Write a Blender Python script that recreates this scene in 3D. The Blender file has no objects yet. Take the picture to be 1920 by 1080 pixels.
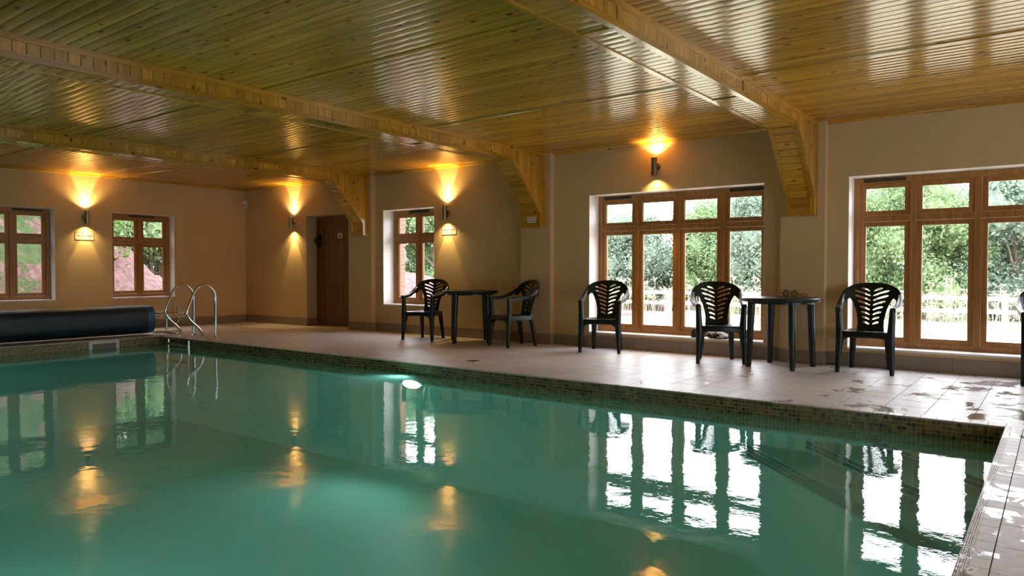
import bpy, bmesh, math, random
from mathutils import Vector, Matrix, noise as mnoise
from mathutils.geometry import delaunay_2d_cdt

random.seed(7)
SC = bpy.context.scene
C = SC.collection
PI = math.pi
R = math.radians

# ------------------------------------------------------------------ camera
cam_d = bpy.data.cameras.new('camera')
cam_d.sensor_width = 36.0
cam_d.lens = 36.0 * 1359.25 / 1920.0
cam_d.clip_start = 0.05
cam_d.clip_end = 300
cam = bpy.data.objects.new('camera', cam_d)
C.objects.link(cam)
cam.location = (0, 0, 1.0118)
cam.rotation_euler = (PI / 2 - 0.0239, 0, 0.6481)
SC.camera = cam

# ------------------------------------------------------------------ sky and exposure
SKY_STRENGTH = 8.5
wd = bpy.data.worlds.new('overcast_sky')
SC.world = wd
wd.use_nodes = True
bg = wd.node_tree.nodes['Background']
bg.inputs['Color'].default_value = (0.92, 0.92, 1.0, 1)
bg.inputs['Strength'].default_value = SKY_STRENGTH
SC.view_settings.view_transform = 'Standard'
SC.view_settings.look = 'None'
SC.view_settings.gamma = 1.0
SC.view_settings.use_curve_mapping = False
SC.view_settings.exposure = 0.38
try:
    SC.cycles.use_denoising = True
    SC.cycles.max_bounces = 10
    SC.cycles.diffuse_bounces = 6
    SC.cycles.glossy_bounces = 4
    SC.cycles.transparent_max_bounces = 24
    SC.cycles.caustics_reflective = False
    SC.cycles.caustics_refractive = False
    SC.cycles.sample_clamp_indirect = 6.0
except Exception:
    pass

# ------------------------------------------------------------------ measures of the room (metres)
H = 2.608           # ceiling
W = 8.305           # long window wall, inner face (y)
BX = -12.93         # short wall, inner face (x)
NEAR = -3.0         # wall behind the camera
END = 3.3           # end wall beyond the picture
PY1 = 5.67          # pool edge along the long wall
PY0 = 0.4
PX0 = -11.15
PX1 = -0.272
WATER = -0.125
FRAME_Y = 8.545
BEAMS = [(-2.39, -2.10), (-5.94, -5.645), (-9.485, -9.205)]
ZB = 2.4475         # underside of the beams
PIERS = [(-2.485, -2.02), (-6.06, -5.56), (-9.72, -9.15)]
PIER_Y = 8.205
WIN = {2: (-8.967, -7.813, 0.44, 2.01), 3: (-5.003, -2.695, 0.18, 2.01), 4: (-1.807, 0.48, 0.18, 2.01)}
DOOR = (-11.0, -9.82, 0.0, 2.005)


# ------------------------------------------------------------------ mesh helper
class MB:
    def __init__(s):
        s.v = []
        s.f = []

    def add(s, vs, fs):
        n = len(s.v)
        s.v.extend([tuple(p) for p in vs])
        s.f.extend([tuple(i + n for i in f) for f in fs])
        return s

    def box(s, x0, x1, y0, y1, z0, z1):
        return s.add([(x0, y0, z0), (x1, y0, z0), (x1, y1, z0), (x0, y1, z0), (x0, y0, z1), (x1, y0, z1), (x1, y1, z1), (x0, y1, z1)],
                     [(0, 3, 2, 1), (4, 5, 6, 7), (0, 1, 5, 4), (1, 2, 6, 5), (2, 3, 7, 6), (3, 0, 4, 7)])

    def loft(s, rings, caps=True):
        n = len(rings[0])
        vs = [p for r in rings for p in r]
        fs = []
        for i in range(len(rings) - 1):
            for j in range(n):
                a, b = i * n + j, i * n + (j + 1) % n
                fs.append((a, b, b + n, a + n))
        if caps:
            fs.append(tuple(range(n - 1, -1, -1)))
            fs.append(tuple((len(rings) - 1) * n + j for j in range(n)))
        return s.add(vs, fs)

    def prism(s, poly, a, b, axis='y'):
        def m(p, t):
            return (p[0], t, p[1]) if axis == 'y' else ((t, p[0], p[1]) if axis == 'x' else (p[0], p[1], t))
        return s.loft([[m(p, a) for p in poly], [m(p, b) for p in poly]])

    def rects(s, secs):
        rings = []
        for (z, cx, cy, wx, wy) in secs:
            hx, hy = wx / 2, wy / 2
            c = 0.28
            rings.append([(cx - hx, cy - hy + c * wy, z), (cx - hx + c * wx, cy - hy, z), (cx + hx - c * wx, cy - hy, z), (cx + hx, cy - hy + c * wy, z),
                          (cx + hx, cy + hy - c * wy, z), (cx + hx - c * wx, cy + hy, z), (cx - hx + c * wx, cy + hy, z), (cx - hx, cy + hy - c * wy, z)])
        return s.loft(rings)

    def tube(s, path, r, n=10, caps=True):
        pts = [Vector(p) for p in path]
        rings = []
        up = None
        for i, p in enumerate(pts):
            t = (pts[min(i + 1, len(pts) - 1)] - pts[max(i - 1, 0)]).normalized()
            if up is None:
                up = Vector((0, 0, 1)) if abs(t.z) < 0.9 else Vector((1, 0, 0))
            up = (up - t * up.dot(t)).normalized()
            sd = t.cross(up)
            rr = r[i] if isinstance(r, (list, tuple)) else r
            rings.append([p + (up * math.cos(2 * PI * k / n) + sd * math.sin(2 * PI * k / n)) * rr for k in range(n)])
        return s.loft(rings, caps)

    def lathe(s, prof, c=(0, 0, 0), n=24, axis='z', caps=True):
        rings = []
        for (r, t) in prof:
            ring = []
            for k in range(n):
                a = 2 * PI * k / n
                p = (r * math.cos(a), r * math.sin(a), t)
                if axis == 'y':
                    p = (p[0], t, p[1])
                elif axis == 'x':
                    p = (t, p[0], p[1])
                ring.append((p[0] + c[0], p[1] + c[1], p[2] + c[2]))
            rings.append(ring)
        return s.loft(rings, caps)

    def mesh(s, name, smooth=None):
        me = bpy.data.meshes.new(name)
        me.from_pydata(s.v, [], s.f)
        bm = bmesh.new()
        bm.from_mesh(me)
        bmesh.ops.recalc_face_normals(bm, faces=bm.faces)
        bm.to_mesh(me)
        bm.free()
        if smooth:
            me.shade_smooth()
            me.set_sharp_from_angle(angle=R(smooth))
        me.update()
        return me

    def build(s, name, mat, parent=None, loc=None, rz=None, smooth=None):
        return put(name, s.mesh(name, smooth), mat, parent, loc, rz)


def put(name, me, mat=None, parent=None, loc=None, rz=None):
    o = bpy.data.objects.new(name, me)
    C.objects.link(o)
    if mat is not None and len(me.materials) == 0:
        me.materials.append(mat)
    if parent is not None:
        o.parent = parent
    if loc is not None:
        o.location = loc
    if rz is not None:
        o.rotation_euler = (0, 0, rz)
    return o


def tag(o, label, cat, group=None, kind=None):
    o['label'] = label
    o['category'] = cat
    if group:
        o['group'] = group
    if kind:
        o['kind'] = kind
    return o


def thing(name, label, cat, loc=(0, 0, 0), rz=0, group=None, kind=None):
    o = bpy.data.objects.new(name, None)
    o.empty_display_size = 0.1
    C.objects.link(o)
    o.location = loc
    o.rotation_euler = (0, 0, rz)
    return tag(o, label, cat, group, kind)


def dup(root, loc, rz, label=None):
    r = root.copy()
    C.objects.link(r)
    r.location = loc
    r.rotation_euler = (0, 0, rz)
    if label:
        r['label'] = label
    for ch in list(root.children):
        c = ch.copy()
        C.objects.link(c)
        c.parent = r
        for g in list(ch.children):
            d = g.copy()
            C.objects.link(d)
            d.parent = c
    return r


def text_mesh(body, size, align='CENTER'):
    cu = bpy.data.curves.new('lettering', 'FONT')
    cu.body = body
    cu.size = size
    cu.align_x = align
    cu.align_y = 'CENTER'
    cu.extrude = 0.0006
    cu.resolution_u = 2
    t = bpy.data.objects.new('lettering', cu)
    C.objects.link(t)
    dg = bpy.context.evaluated_depsgraph_get()
    me = bpy.data.meshes.new_from_object(t.evaluated_get(dg))
    bpy.data.objects.remove(t)
    # lying text -> standing text: x stays, y -> z, facing -y
    for v in me.vertices:
        x, y, z = v.co
        v.co = (x, -z, y)
    return me


# ------------------------------------------------------------------ materials
def new_mat(name):
    m = bpy.data.materials.new(name)
    m.use_nodes = True
    nt = m.node_tree
    b = nt.nodes['Principled BSDF']
    return m, nt, b


def N(nt, kind, **kw):
    n = nt.nodes.new(kind)
    for k, v in kw.items():
        if k in n.inputs.keys():
            n.inputs[k].default_value = v
        else:
            setattr(n, k, v)
    return n


def ramp(nt, stops, interp='LINEAR'):
    n = nt.nodes.new('ShaderNodeValToRGB')
    n.color_ramp.interpolation = interp
    el = n.color_ramp.elements
    el[0].position, el[0].color = stops[0][0], (*stops[0][1], 1)
    el[1].position, el[1].color = stops[1][0], (*stops[1][1], 1)
    for p, c in stops[2:]:
        e = el.new(p)
        e.color = (*c, 1)
    return n


def plain(name, col, rough=0.5, metal=0.0, var=0.0, scale=8.0, bump=0.0, bscale=60.0, coat=0.0, spec=0.5):
    m, nt, b = new_mat(name)
    L = nt.links.new
    b.inputs['Roughness'].default_value = rough
    b.inputs['Metallic'].default_value = metal
    b.inputs['Coat Weight'].default_value = coat
    b.inputs['Specular IOR Level'].default_value = spec
    tc = N(nt, 'ShaderNodeTexCoord')
    if var > 0:
        nz = N(nt, 'ShaderNodeTexNoise', Scale=scale, Detail=4.0)
        L(tc.outputs['Object'], nz.inputs['Vector'])
        rp = ramp(nt, [(0.3, tuple(c * (1 - var) for c in col)), (0.7, tuple(min(1, c * (1 + var)) for c in col))])
        L(nz.outputs['Fac'], rp.inputs['Fac'])
        L(rp.outputs['Color'], b.inputs['Base Color'])
    else:
        b.inputs['Base Color'].default_value = (*col, 1)
    if bump > 0:
        n2 = N(nt, 'ShaderNodeTexNoise', Scale=bscale, Detail=3.0)
        L(tc.outputs['Object'], n2.inputs['Vector'])
        bp = N(nt, 'ShaderNodeBump', Strength=bump, Distance=0.01)
        L(n2.outputs['Fac'], bp.inputs['Height'])
        L(bp.outputs['Normal'], b.inputs['Normal'])
    return m


def wood(name, dark, light, axis, rough=0.3, knots=0.6, coat=0.0, grain=1.0, board_var=0.25):
    """axis: 0/1/2 = direction of the grain in object space"""
    m, nt, b = new_mat(name)
    L = nt.links.new
    tc = N(nt, 'ShaderNodeTexCoord')
    oi = N(nt, 'ShaderNodeObjectInfo')
    gi = N(nt, 'ShaderNodeNewGeometry')
    rnd = N(nt, 'ShaderNodeMath', operation='ADD')
    L(oi.outputs['Random'], rnd.inputs[0])
    L(gi.outputs['Random Per Island'], rnd.inputs[1])
    off = N(nt, 'ShaderNodeMath', operation='MULTIPLY')
    off.inputs[1].default_value = 37.0
    L(rnd.outputs[0], off.inputs[0])
    cmb = N(nt, 'ShaderNodeCombineXYZ')
    for i in range(3):
        L(off.outputs[0], cmb.inputs[i])
    ad = N(nt, 'ShaderNodeVectorMath', operation='ADD')
    L(tc.outputs['Object'], ad.inputs[0])
    L(cmb.outputs[0], ad.inputs[1])
    sc = N(nt, 'ShaderNodeVectorMath', operation='MULTIPLY')
    v = [30.0 * grain] * 3
    v[axis] = 1.6 * grain
    sc.inputs[1].default_value = v
    L(ad.outputs[0], sc.inputs[0])
    nz = N(nt, 'ShaderNodeTexNoise', Scale=1.0, Detail=5.0, Distortion=0.6)
    L(sc.outputs[0], nz.inputs['Vector'])
    rp = ramp(nt, [(0.3, dark), (0.68, light)])
    L(nz.outputs['Fac'], rp.inputs['Fac'])
    # board to board variation
    fr = N(nt, 'ShaderNodeMath', operation='FRACT')
    m7 = N(nt, 'ShaderNodeMath', operation='MULTIPLY')
    m7.inputs[1].default_value = 7.31
    L(rnd.outputs[0], m7.inputs[0])
    L(m7.outputs[0], fr.inputs[0])
    mr = N(nt, 'ShaderNodeMapRange')
    mr.inputs['To Min'].default_value = 1 - board_var
    mr.inputs['To Max'].default_value = 1 + board_var * 0.6
    L(fr.outputs[0], mr.inputs['Value'])
    mul = N(nt, 'ShaderNodeVectorMath', operation='SCALE')
    L(rp.outputs['Color'], mul.inputs[0])
    L(mr.outputs[0], mul.inputs['Scale'])
    # knots
    kv = [9.5] * 3
    kv[axis] = 5.0
    ks = N(nt, 'ShaderNodeVectorMath', operation='MULTIPLY')
    ks.inputs[1].default_value = kv
    L(ad.outputs[0], ks.inputs[0])
    vo = N(nt, 'ShaderNodeTexVoronoi', Scale=1.0)
    L(ks.outputs[0], vo.inputs['Vector'])
    kr = ramp(nt, [(0.09, (1, 1, 1)), (0.19, (0, 0, 0))])
    L(vo.outputs['Distance'], kr.inputs['Fac'])
    km = N(nt, 'ShaderNodeMath', operation='MULTIPLY')
    km.inputs[1].default_value = knots
    L(kr.outputs['Color'], km.inputs[0])
    mx = N(nt, 'ShaderNodeMix', data_type='RGBA')
    L(km.outputs[0], mx.inputs['Factor'])
    L(mul.outputs[0], mx.inputs[6])
    mx.inputs[7].default_value = (dark[0] * 0.22, dark[1] * 0.16, dark[2] * 0.2, 1)
    L(mx.outputs[2], b.inputs['Base Color'])
    b.inputs['Roughness'].default_value = rough
    b.inputs['Coat Weight'].default_value = coat
    b.inputs['Coat Roughness'].default_value = 0.1
    return m


PINE_D, PINE_L = (0.40, 0.19, 0.020), (0.62, 0.325, 0.038)
M = {}
for ax, nm in enumerate('xyz'):
    M['pine_' + nm] = wood('varnished_pine_' + nm, PINE_D, PINE_L, ax, rough=0.17, knots=0.9, coat=0.15)
    M['oak_' + nm] = wood('stained_window_wood_' + nm, (0.28, 0.115, 0.028), (0.44, 0.20, 0.052), ax, rough=0.35, knots=0.0, board_var=0.05)
    M['door_' + nm] = wood('dark_door_wood_' + nm, (0.12, 0.045, 0.014), (0.22, 0.085, 0.026), ax, rough=0.4, knots=0.2, board_var=0.15)
M['wall'] = plain('cream_wall_paint', (0.60, 0.44, 0.225), 0.75, var=0.03, scale=1.5, bump=0.12, bscale=45)
M['white'] = plain('white_reveal_paint', (0.83, 0.80, 0.79), 0.55, var=0.02, scale=3)
M['skirt'] = plain('taupe_skirting_tile', (0.27, 0.215, 0.16), 0.4, var=0.08, scale=6)
M['vent'] = plain('dark_bronze_vent', (0.03, 0.022, 0.015), 0.5)
M['black'] = plain('black_green_resin', (0.006, 0.009, 0.008), 0.3, bump=0.05, bscale=250, spec=0.4)
M['steel'] = plain('polished_steel', (0.72, 0.71, 0.70), 0.14, metal=1.0)
M['brushed'] = plain('brushed_nickel', (0.34, 0.29, 0.23), 0.34, metal=1.0)
M['signw'] = plain('white_sign_plastic', (0.70, 0.66, 0.60), 0.5)
M['signr'] = plain('red_sign_print', (0.62, 0.03, 0.02), 0.45)
M['signk'] = plain('grey_sign_print', (0.22, 0.16, 0.14), 0.5)
M['grout'] = plain('tan_grout', (0.62, 0.52, 0.26), 0.8, var=0.1, scale=30)
M['dgrout'] = plain('deck_grout', (0.20, 0.165, 0.14), 0.7, var=0.1, scale=20)
M['plaster'] = plain('pool_plaster', (0.45, 0.74, 0.68), 0.6, var=0.05, scale=2)
M['blue'] = plain('navy_pool_cover', (0.004, 0.019, 0.030), 0.4, bump=0.35, bscale=120)
M['bluee'] = plain('blue_cover_edge', (0.012, 0.09, 0.20), 0.4, var=0.2, scale=20)
M['grey'] = plain('grey_plastic', (0.42, 0.40, 0.38), 0.45)
M['offwhite'] = plain('offwhite_plastic', (0.70, 0.66, 0.58), 0.45)
M['cloth_b'] = plain('black_cloth', (0.012, 0.012, 0.018), 0.8, bump=0.4, bscale=60)
M['cloth_w'] = plain('white_cloth', (0.82, 0.82, 0.85), 0.8, bump=0.4, bscale=60)
M['redrub'] = plain('red_rubber', (0.35, 0.02, 0.015), 0.4)
M['lens'] = plain('amber_goggle_lens', (0.20, 0.15, 0.03), 0.12)
M['bark'] = plain('tree_bark', (0.17, 0.125, 0.09), 0.9, var=0.35, scale=5, bump=0.6, bscale=14)
M['fence'] = plain('weathered_fence_timber', (0.50, 0.37, 0.26), 0.8, var=0.2, scale=6)
M['brick'] = plain('red_facing_brick', (0.46, 0.19, 0.15), 0.85, var=0.25, scale=9, bump=0.4, bscale=60)
M['mortar'] = plain('pale_mortar', (0.45, 0.38, 0.33), 0.9)
M['weed'] = plain('dry_weed_stalk', (0.36, 0.32, 0.25), 0.9, var=0.2, scale=3)
M['stepblue'] = plain('blue_step_mosaic', (0.02, 0.09, 0.13), 0.25, var=0.5, scale=25)
M['rubber'] = plain('black_tread_rubber', (0.015, 0.015, 0.016), 0.6)


def emit(name, col, s):
    m, nt, b = new_mat(name)
    b.inputs['Base Color'].default_value = (*col, 1)
    b.inputs['Emission Color'].default_value = (*col, 1)
    b.inputs['Emission Strength'].default_value = s
    return m


M['lampglass'] = emit('lit_lamp_glass', (1.0, 0.78, 0.42), 14.0)
M['poolglass'] = emit('lit_pool_light_glass', (0.85, 1.0, 1.0), 14.0)


def glass_mat():
    m, nt, b = new_mat('window_glass')
    L = nt.links.new
    nt.nodes.remove(b)
    out = nt.nodes['Material Output']
    t = N(nt, 'ShaderNodeBsdfTransparent')
    t.inputs[0].default_value = (0.96, 0.98, 0.97, 1)
    g = N(nt, 'ShaderNodeBsdfGlossy')
    g.inputs['Roughness'].default_value = 0.02
    fr = N(nt, 'ShaderNodeLayerWeight', Blend=0.12)
    mul = N(nt, 'ShaderNodeMath', operation='MULTIPLY')
    mul.inputs[1].default_value = 0.5
    L(fr.outputs['Fresnel'], mul.inputs[0])
    mx = N(nt, 'ShaderNodeMixShader')
    L(mul.outputs[0], mx.inputs[0])
    L(t.outputs[0], mx.inputs[1])
    L(g.outputs[0], mx.inputs[2])
    L(mx.outputs[0], out.inputs['Surface'])
    return m


M['glass'] = glass_mat()


def water_mat():
    m, nt, b = new_mat('murky_pool_water')
    L = nt.links.new
    nt.nodes.remove(b)
    out = nt.nodes['Material Output']
    tc = N(nt, 'ShaderNodeTexCoord')
    n1 = N(nt, 'ShaderNodeTexNoise', Scale=2.2, Detail=2.0, Roughness=0.45)
    n2 = N(nt, 'ShaderNodeTexNoise', Scale=11.0, Detail=3.0, Roughness=0.55)
    L(tc.outputs['Object'], n1.inputs['Vector'])
    L(tc.outputs['Object'], n2.inputs['Vector'])
    sm = N(nt, 'ShaderNodeMath', operation='MULTIPLY_ADD')
    L(n2.outputs['Fac'], sm.inputs[0])
    sm.inputs[1].default_value = 0.24
    L(n1.outputs['Fac'], sm.inputs[2])
    bp = N(nt, 'ShaderNodeBump', Strength=1.0, Distance=0.0026)
    L(sm.outputs[0], bp.inputs['Height'])
    teal = (0.19, 0.50, 0.43, 1)
    d = N(nt, 'ShaderNodeBsdfDiffuse')
    d.inputs['Color'].default_value = teal
    tl = N(nt, 'ShaderNodeBsdfTranslucent')
    tl.inputs['Color'].default_value = teal
    mx1 = N(nt, 'ShaderNodeMixShader')
    mx1.inputs[0].default_value = 0.35
    L(d.outputs[0], mx1.inputs[1])
    L(tl.outputs[0], mx1.inputs[2])
    tr = N(nt, 'ShaderNodeBsdfTransparent')
    tr.inputs[0].default_value = (0.55, 0.93, 0.84, 1)
    mx2 = N(nt, 'ShaderNodeMixShader')
    mx2.inputs[0].default_value = 0.48
    L(mx1.outputs[0], mx2.inputs[1])
    L(tr.outputs[0], mx2.inputs[2])
    gl = N(nt, 'ShaderNodeBsdfGlossy')
    gl.inputs['Roughness'].default_value = 0.012
    L(bp.outputs['Normal'], gl.inputs['Normal'])
    fr = N(nt, 'ShaderNodeFresnel', IOR=1.33)
    L(bp.outputs['Normal'], fr.inputs['Normal'])
    ge = N(nt, 'ShaderNodeNewGeometry')
    inv = N(nt, 'ShaderNodeMath', operation='SUBTRACT')
    inv.inputs[0].default_value = 1.0
    L(ge.outputs['Backfacing'], inv.inputs[1])
    mu = N(nt, 'ShaderNodeMath', operation='MULTIPLY')
    L(fr.outputs[0], mu.inputs[0])
    L(inv.outputs[0], mu.inputs[1])
    mx3 = N(nt, 'ShaderNodeMixShader')
    L(mu.outputs[0], mx3.inputs[0])
    L(mx2.outputs[0], mx3.inputs[1])
    L(gl.outputs[0], mx3.inputs[2])
    L(mx3.outputs[0], out.inputs['Surface'])
    return m


M['water'] = water_mat()


def tile_mat():
    """matt stone deck tile with wet patches: the wet parts are smoother"""
    m, nt, b = new_mat('wet_deck_tile')
    L = nt.links.new
    ge = N(nt, 'ShaderNodeNewGeometry')
    oi = N(nt, 'ShaderNodeObjectInfo')
    nz = N(nt, 'ShaderNodeTexNoise', Scale=22.0, Detail=5.0)
    L(ge.outputs['Position'], nz.inputs['Vector'])
    rp = ramp(nt, [(0.3, (0.52, 0.465, 0.455)), (0.7, (0.64, 0.585, 0.575))])
    L(nz.outputs['Fac'], rp.inputs['Fac'])
    mr = N(nt, 'ShaderNodeMapRange')
    mr.inputs['To Min'].default_value = 0.93
    mr.inputs['To Max'].default_value = 1.06
    L(oi.outputs['Random'], mr.inputs['Value'])
    sc = N(nt, 'ShaderNodeVectorMath', operation='SCALE')
    L(rp.outputs['Color'], sc.inputs[0])
    L(mr.outputs[0], sc.inputs['Scale'])
    # wet patches, more of them towards the near end of the deck
    sp = N(nt, 'ShaderNodeSeparateXYZ')
    L(ge.outputs['Position'], sp.inputs[0])
    nw = N(nt, 'ShaderNodeTexNoise', Scale=3.4, Detail=4.0, Roughness=0.6, Distortion=0.9)
    L(ge.outputs['Position'], nw.inputs['Vector'])
    gx = N(nt, 'ShaderNodeMapRange')
    gx.inputs['From Min'].default_value = -5.5
    gx.inputs['From Max'].default_value = 0.0
    gx.inputs['To Min'].default_value = -0.24
    gx.inputs['To Max'].default_value = 0.005
    L(sp.outputs[0], gx.inputs['Value'])
    ad = N(nt, 'ShaderNodeMath', operation='ADD')
    L(nw.outputs['Fac'], ad.inputs[0])
    L(gx.outputs[0], ad.inputs[1])
    wet = ramp(nt, [(0.535, (0, 0, 0)), (0.56, (1, 1, 1))])
    L(ad.outputs[0], wet.inputs['Fac'])
    dk = N(nt, 'ShaderNodeMix', data_type='RGBA')
    L(wet.outputs['Color'], dk.inputs['Factor'])
    L(sc.outputs[0], dk.inputs[6])
    dm = N(nt, 'ShaderNodeVectorMath', operation='SCALE')
    dm.inputs['Scale'].default_value = 0.78
    L(sc.outputs[0], dm.inputs[0])
    L(dm.outputs[0], dk.inputs[7])
    L(dk.outputs[2], b.inputs['Base Color'])
    rr = N(nt, 'ShaderNodeMapRange')
    rr.inputs['To Min'].default_value = 0.40
    rr.inputs['To Max'].default_value = 0.07
    L(wet.outputs['Color'], rr.inputs['Value'])
    L(rr.outputs[0], b.inputs['Roughness'])
    n3 = N(nt, 'ShaderNodeTexNoise', Scale=60.0, Detail=3.0)
    L(ge.outputs['Position'], n3.inputs['Vector'])
    bp = N(nt, 'ShaderNodeBump', Strength=0.12, Distance=0.004)
    L(n3.outputs['Fac'], bp.inputs['Height'])
    L(bp.outputs['Normal'], b.inputs['Normal'])
    return m


M['tile'] = tile_mat()


def mosaic_mat():
    m, nt, b = new_mat('brown_glass_mosaic')
    L = nt.links.new
    oi = N(nt, 'ShaderNodeObjectInfo')
    gi = N(nt, 'ShaderNodeNewGeometry')
    ad = N(nt, 'ShaderNodeMath', operation='ADD')
    L(oi.outputs['Random'], ad.inputs[0])
    L(gi.outputs['Random Per Island'], ad.inputs[1])
    fr = N(nt, 'ShaderNodeMath', operation='FRACT')
    L(ad.outputs[0], fr.inputs[0])
    rp = ramp(nt, [(0.0, (0.22, 0.125, 0.045)), (0.2, (0.15, 0.10, 0.042)), (0.42, (0.28, 0.17, 0.06)), (0.6, (0.10, 0.07, 0.034)), (0.74, (0.20, 0.175, 0.07)), (0.9, (0.035, 0.026, 0.018))], 'CONSTANT')
    L(fr.outputs[0], rp.inputs['Fac'])
    L(rp.outputs['Color'], b.inputs['Base Color'])
    b.inputs['Roughness'].default_value = 0.22
    return m


M['mosaic'] = mosaic_mat()


def leaf_mat(name, c1, c2):
    m, nt, b = new_mat(name)
    L = nt.links.new
    nt.nodes.remove(b)
    out = nt.nodes['Material Output']
    gi = N(nt, 'ShaderNodeNewGeometry')
    rp = ramp(nt, [(0.0, c1), (1.0, c2)])
    L(gi.outputs['Random Per Island'], rp.inputs['Fac'])
    d = N(nt, 'ShaderNodeBsdfDiffuse')
    t = N(nt, 'ShaderNodeBsdfTranslucent')
    L(rp.outputs['Color'], d.inputs['Color'])
    L(rp.outputs['Color'], t.inputs['Color'])
    mx = N(nt, 'ShaderNodeMixShader')
    mx.inputs[0].default_value = 0.35
    L(d.outputs[0], mx.inputs[1])
    L(t.outputs[0], mx.inputs[2])
    L(mx.outputs[0], out.inputs['Surface'])
    return m


M['leafA'] = leaf_mat('tree_leaf_mid', (0.13, 0.20, 0.10), (0.31, 0.40, 0.21))
M['leafB'] = leaf_mat('tree_leaf_grey', (0.16, 0.22, 0.17), (0.32, 0.39, 0.30))
M['leafC'] = leaf_mat('weed_leaf_bright', (0.03, 0.075, 0.012), (0.15, 0.23, 0.05))


def bank_mat():
    m, nt, b = new_mat('red_soil_and_grass')
    L = nt.links.new
    ge = N(nt, 'ShaderNodeNewGeometry')
    n1 = N(nt, 'ShaderNodeTexNoise', Scale=1.3, Detail=6.0, Roughness=0.7)
    n2 = N(nt, 'ShaderNodeTexNoise', Scale=7.0, Detail=9.0, Roughness=0.82)
    L(ge.outputs['Position'], n1.inputs['Vector'])
    L(ge.outputs['Position'], n2.inputs['Vector'])
    soil = ramp(nt, [(0.34, (0.07, 0.03, 0.028)), (0.5, (0.17, 0.085, 0.08)), (0.66, (0.28, 0.17, 0.16))])
    L(n2.outputs['Fac'], soil.inputs['Fac'])
    grass = ramp(nt, [(0.35, (0.02, 0.045, 0.01)), (0.65, (0.09, 0.13, 0.035))])
    L(n2.outputs['Fac'], grass.inputs['Fac'])
    sp = N(nt, 'ShaderNodeSeparateXYZ')
    L(ge.outputs['Position'], sp.inputs[0])
    gr = N(nt, 'ShaderNodeMapRange')
    gr.inputs['From Min'].default_value = 7.6
    gr.inputs['From Max'].default_value = 6.6
    gr.inputs['To Min'].default_value = -0.25
    gr.inputs['To Max'].default_value = 0.0
    L(sp.outputs[1], gr.inputs['Value'])
    ad = N(nt, 'ShaderNodeMath', operation='ADD')
    L(n1.outputs['Fac'], ad.inputs[0])
    L(gr.outputs[0], ad.inputs[1])
    th = ramp(nt, [(0.47, (0, 0, 0)), (0.53, (1, 1, 1))])
    L(ad.outputs[0], th.inputs['Fac'])
    mx = N(nt, 'ShaderNodeMix', data_type='RGBA')
    L(th.outputs['Color'], mx.inputs['Factor'])
    L(soil.outputs['Color'], mx.inputs[6])
    L(grass.outputs['Color'], mx.inputs[7])
    L(mx.outputs[2], b.inputs['Base Color'])
    b.inputs['Roughness'].default_value = 0.95
    bp = N(nt, 'ShaderNodeBump', Strength=0.8, Distance=0.08)
    L(n2.outputs['Fac'], bp.inputs['Height'])
    L(bp.outputs['Normal'], b.inputs['Normal'])
    return m


M['bank'] = bank_mat()
M['field'] = plain('pale_dry_grass', (0.46, 0.42, 0.30), 0.95, var=0.3, scale=2.0, bump=0.5, bscale=20)


# ================================================================== LARGE STRUCTURE
def wall_boxes(mb, along, a0, a1, t0, t1, z1, holes, z0=0.0):
    """solid wall with rectangular holes; along = 'x' or 'y'"""
    hs = sorted(holes)

    def bx(p, q, za, zb):
        if q - p < 1e-4 or zb - za < 1e-4:
            return
        if along == 'x':
            mb.box(p, q, t0, t1, za, zb)
        else:
            mb.box(t0, t1, p, q, za, zb)
    cur = a0
    for (p, q, za, zb) in hs:
        bx(cur, p, z0, z1)
        bx(p, q, z0, za)
        bx(p, q, zb, z1)
        cur = q
    bx(cur, a1, z0, z1)


holesR = [DOOR] + list(WIN.values())
mb = MB()
wall_boxes(mb, 'x', BX - 0.3, END + 0.3, W, 8.64, H + 0.2, holesR, z0=-0.2)
wallR = tag(mb.build('wall_right', M['wall']), 'cream plastered long wall with the door and the large windows', 'wall', kind='structure')
mb = MB()
wall_boxes(mb, 'x', BX - 0.5, END + 0.5, 8.64, 8.75, H + 0.4, [(p + .03, q - .03, a, b) for (p, q, a, b) in WIN.values()], z0=-0.7)
leaf = tag(mb.build('wall_outer', M['mortar']), 'outer masonry skin of the long wall beyond the window frames', 'wall', kind='structure')
brick = MB().box(-0.052, 0.052, -0.06, 0.06, -0.0325, 0.0325).mesh('brick')
for i in range(21):
    o = put('brick', brick, M['brick'], leaf, (WIN[2][0] + (0.0 if i % 2 else -0.004), 8.70, 0.475 + i * 0.075))
WINL = {1: (3.78, 4.876, 0.53, 2.01), 5: (5.758, 6.852, 0.53, 2.01)}
mb = MB()
wall_boxes(mb, 'y', NEAR - 0.3, W, BX - 0.30, BX, H + 0.2, list(WINL.values()), z0=-0.2)
tag(mb.build('wall_left', M['wall']), 'cream plastered short wall with two small windows behind the pool cover', 'wall', kind='structure')
ENDWIN = [(0.6, 2.9, 0.18, 2.01), (4.6, 6.9, 0.18, 2.01)]
mb = MB()
wall_boxes(mb, 'x', BX - 0.3, END + 0.3, NEAR - 0.3, NEAR, H + 0.2, [], z0=-0.2)
tag(mb.build('wall_near', M['wall']), 'cream plastered wall opposite the window wall', 'wall', kind='structure')
mb = MB()
wall_boxes(mb, 'y', NEAR - 0.3, W, END, END + 0.3, H + 0.2, ENDWIN, z0=-0.2)
tag(mb.build('wall_end', M['wall']), 'cream plastered end wall beyond the near pool end', 'wall', kind='structure')
PIER_LBL = ['cream wall pier behind the table between the two large windows', 'cream wall pier beside the chair under the no smoking board', 'cream wall pier between the door and the small window']
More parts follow.
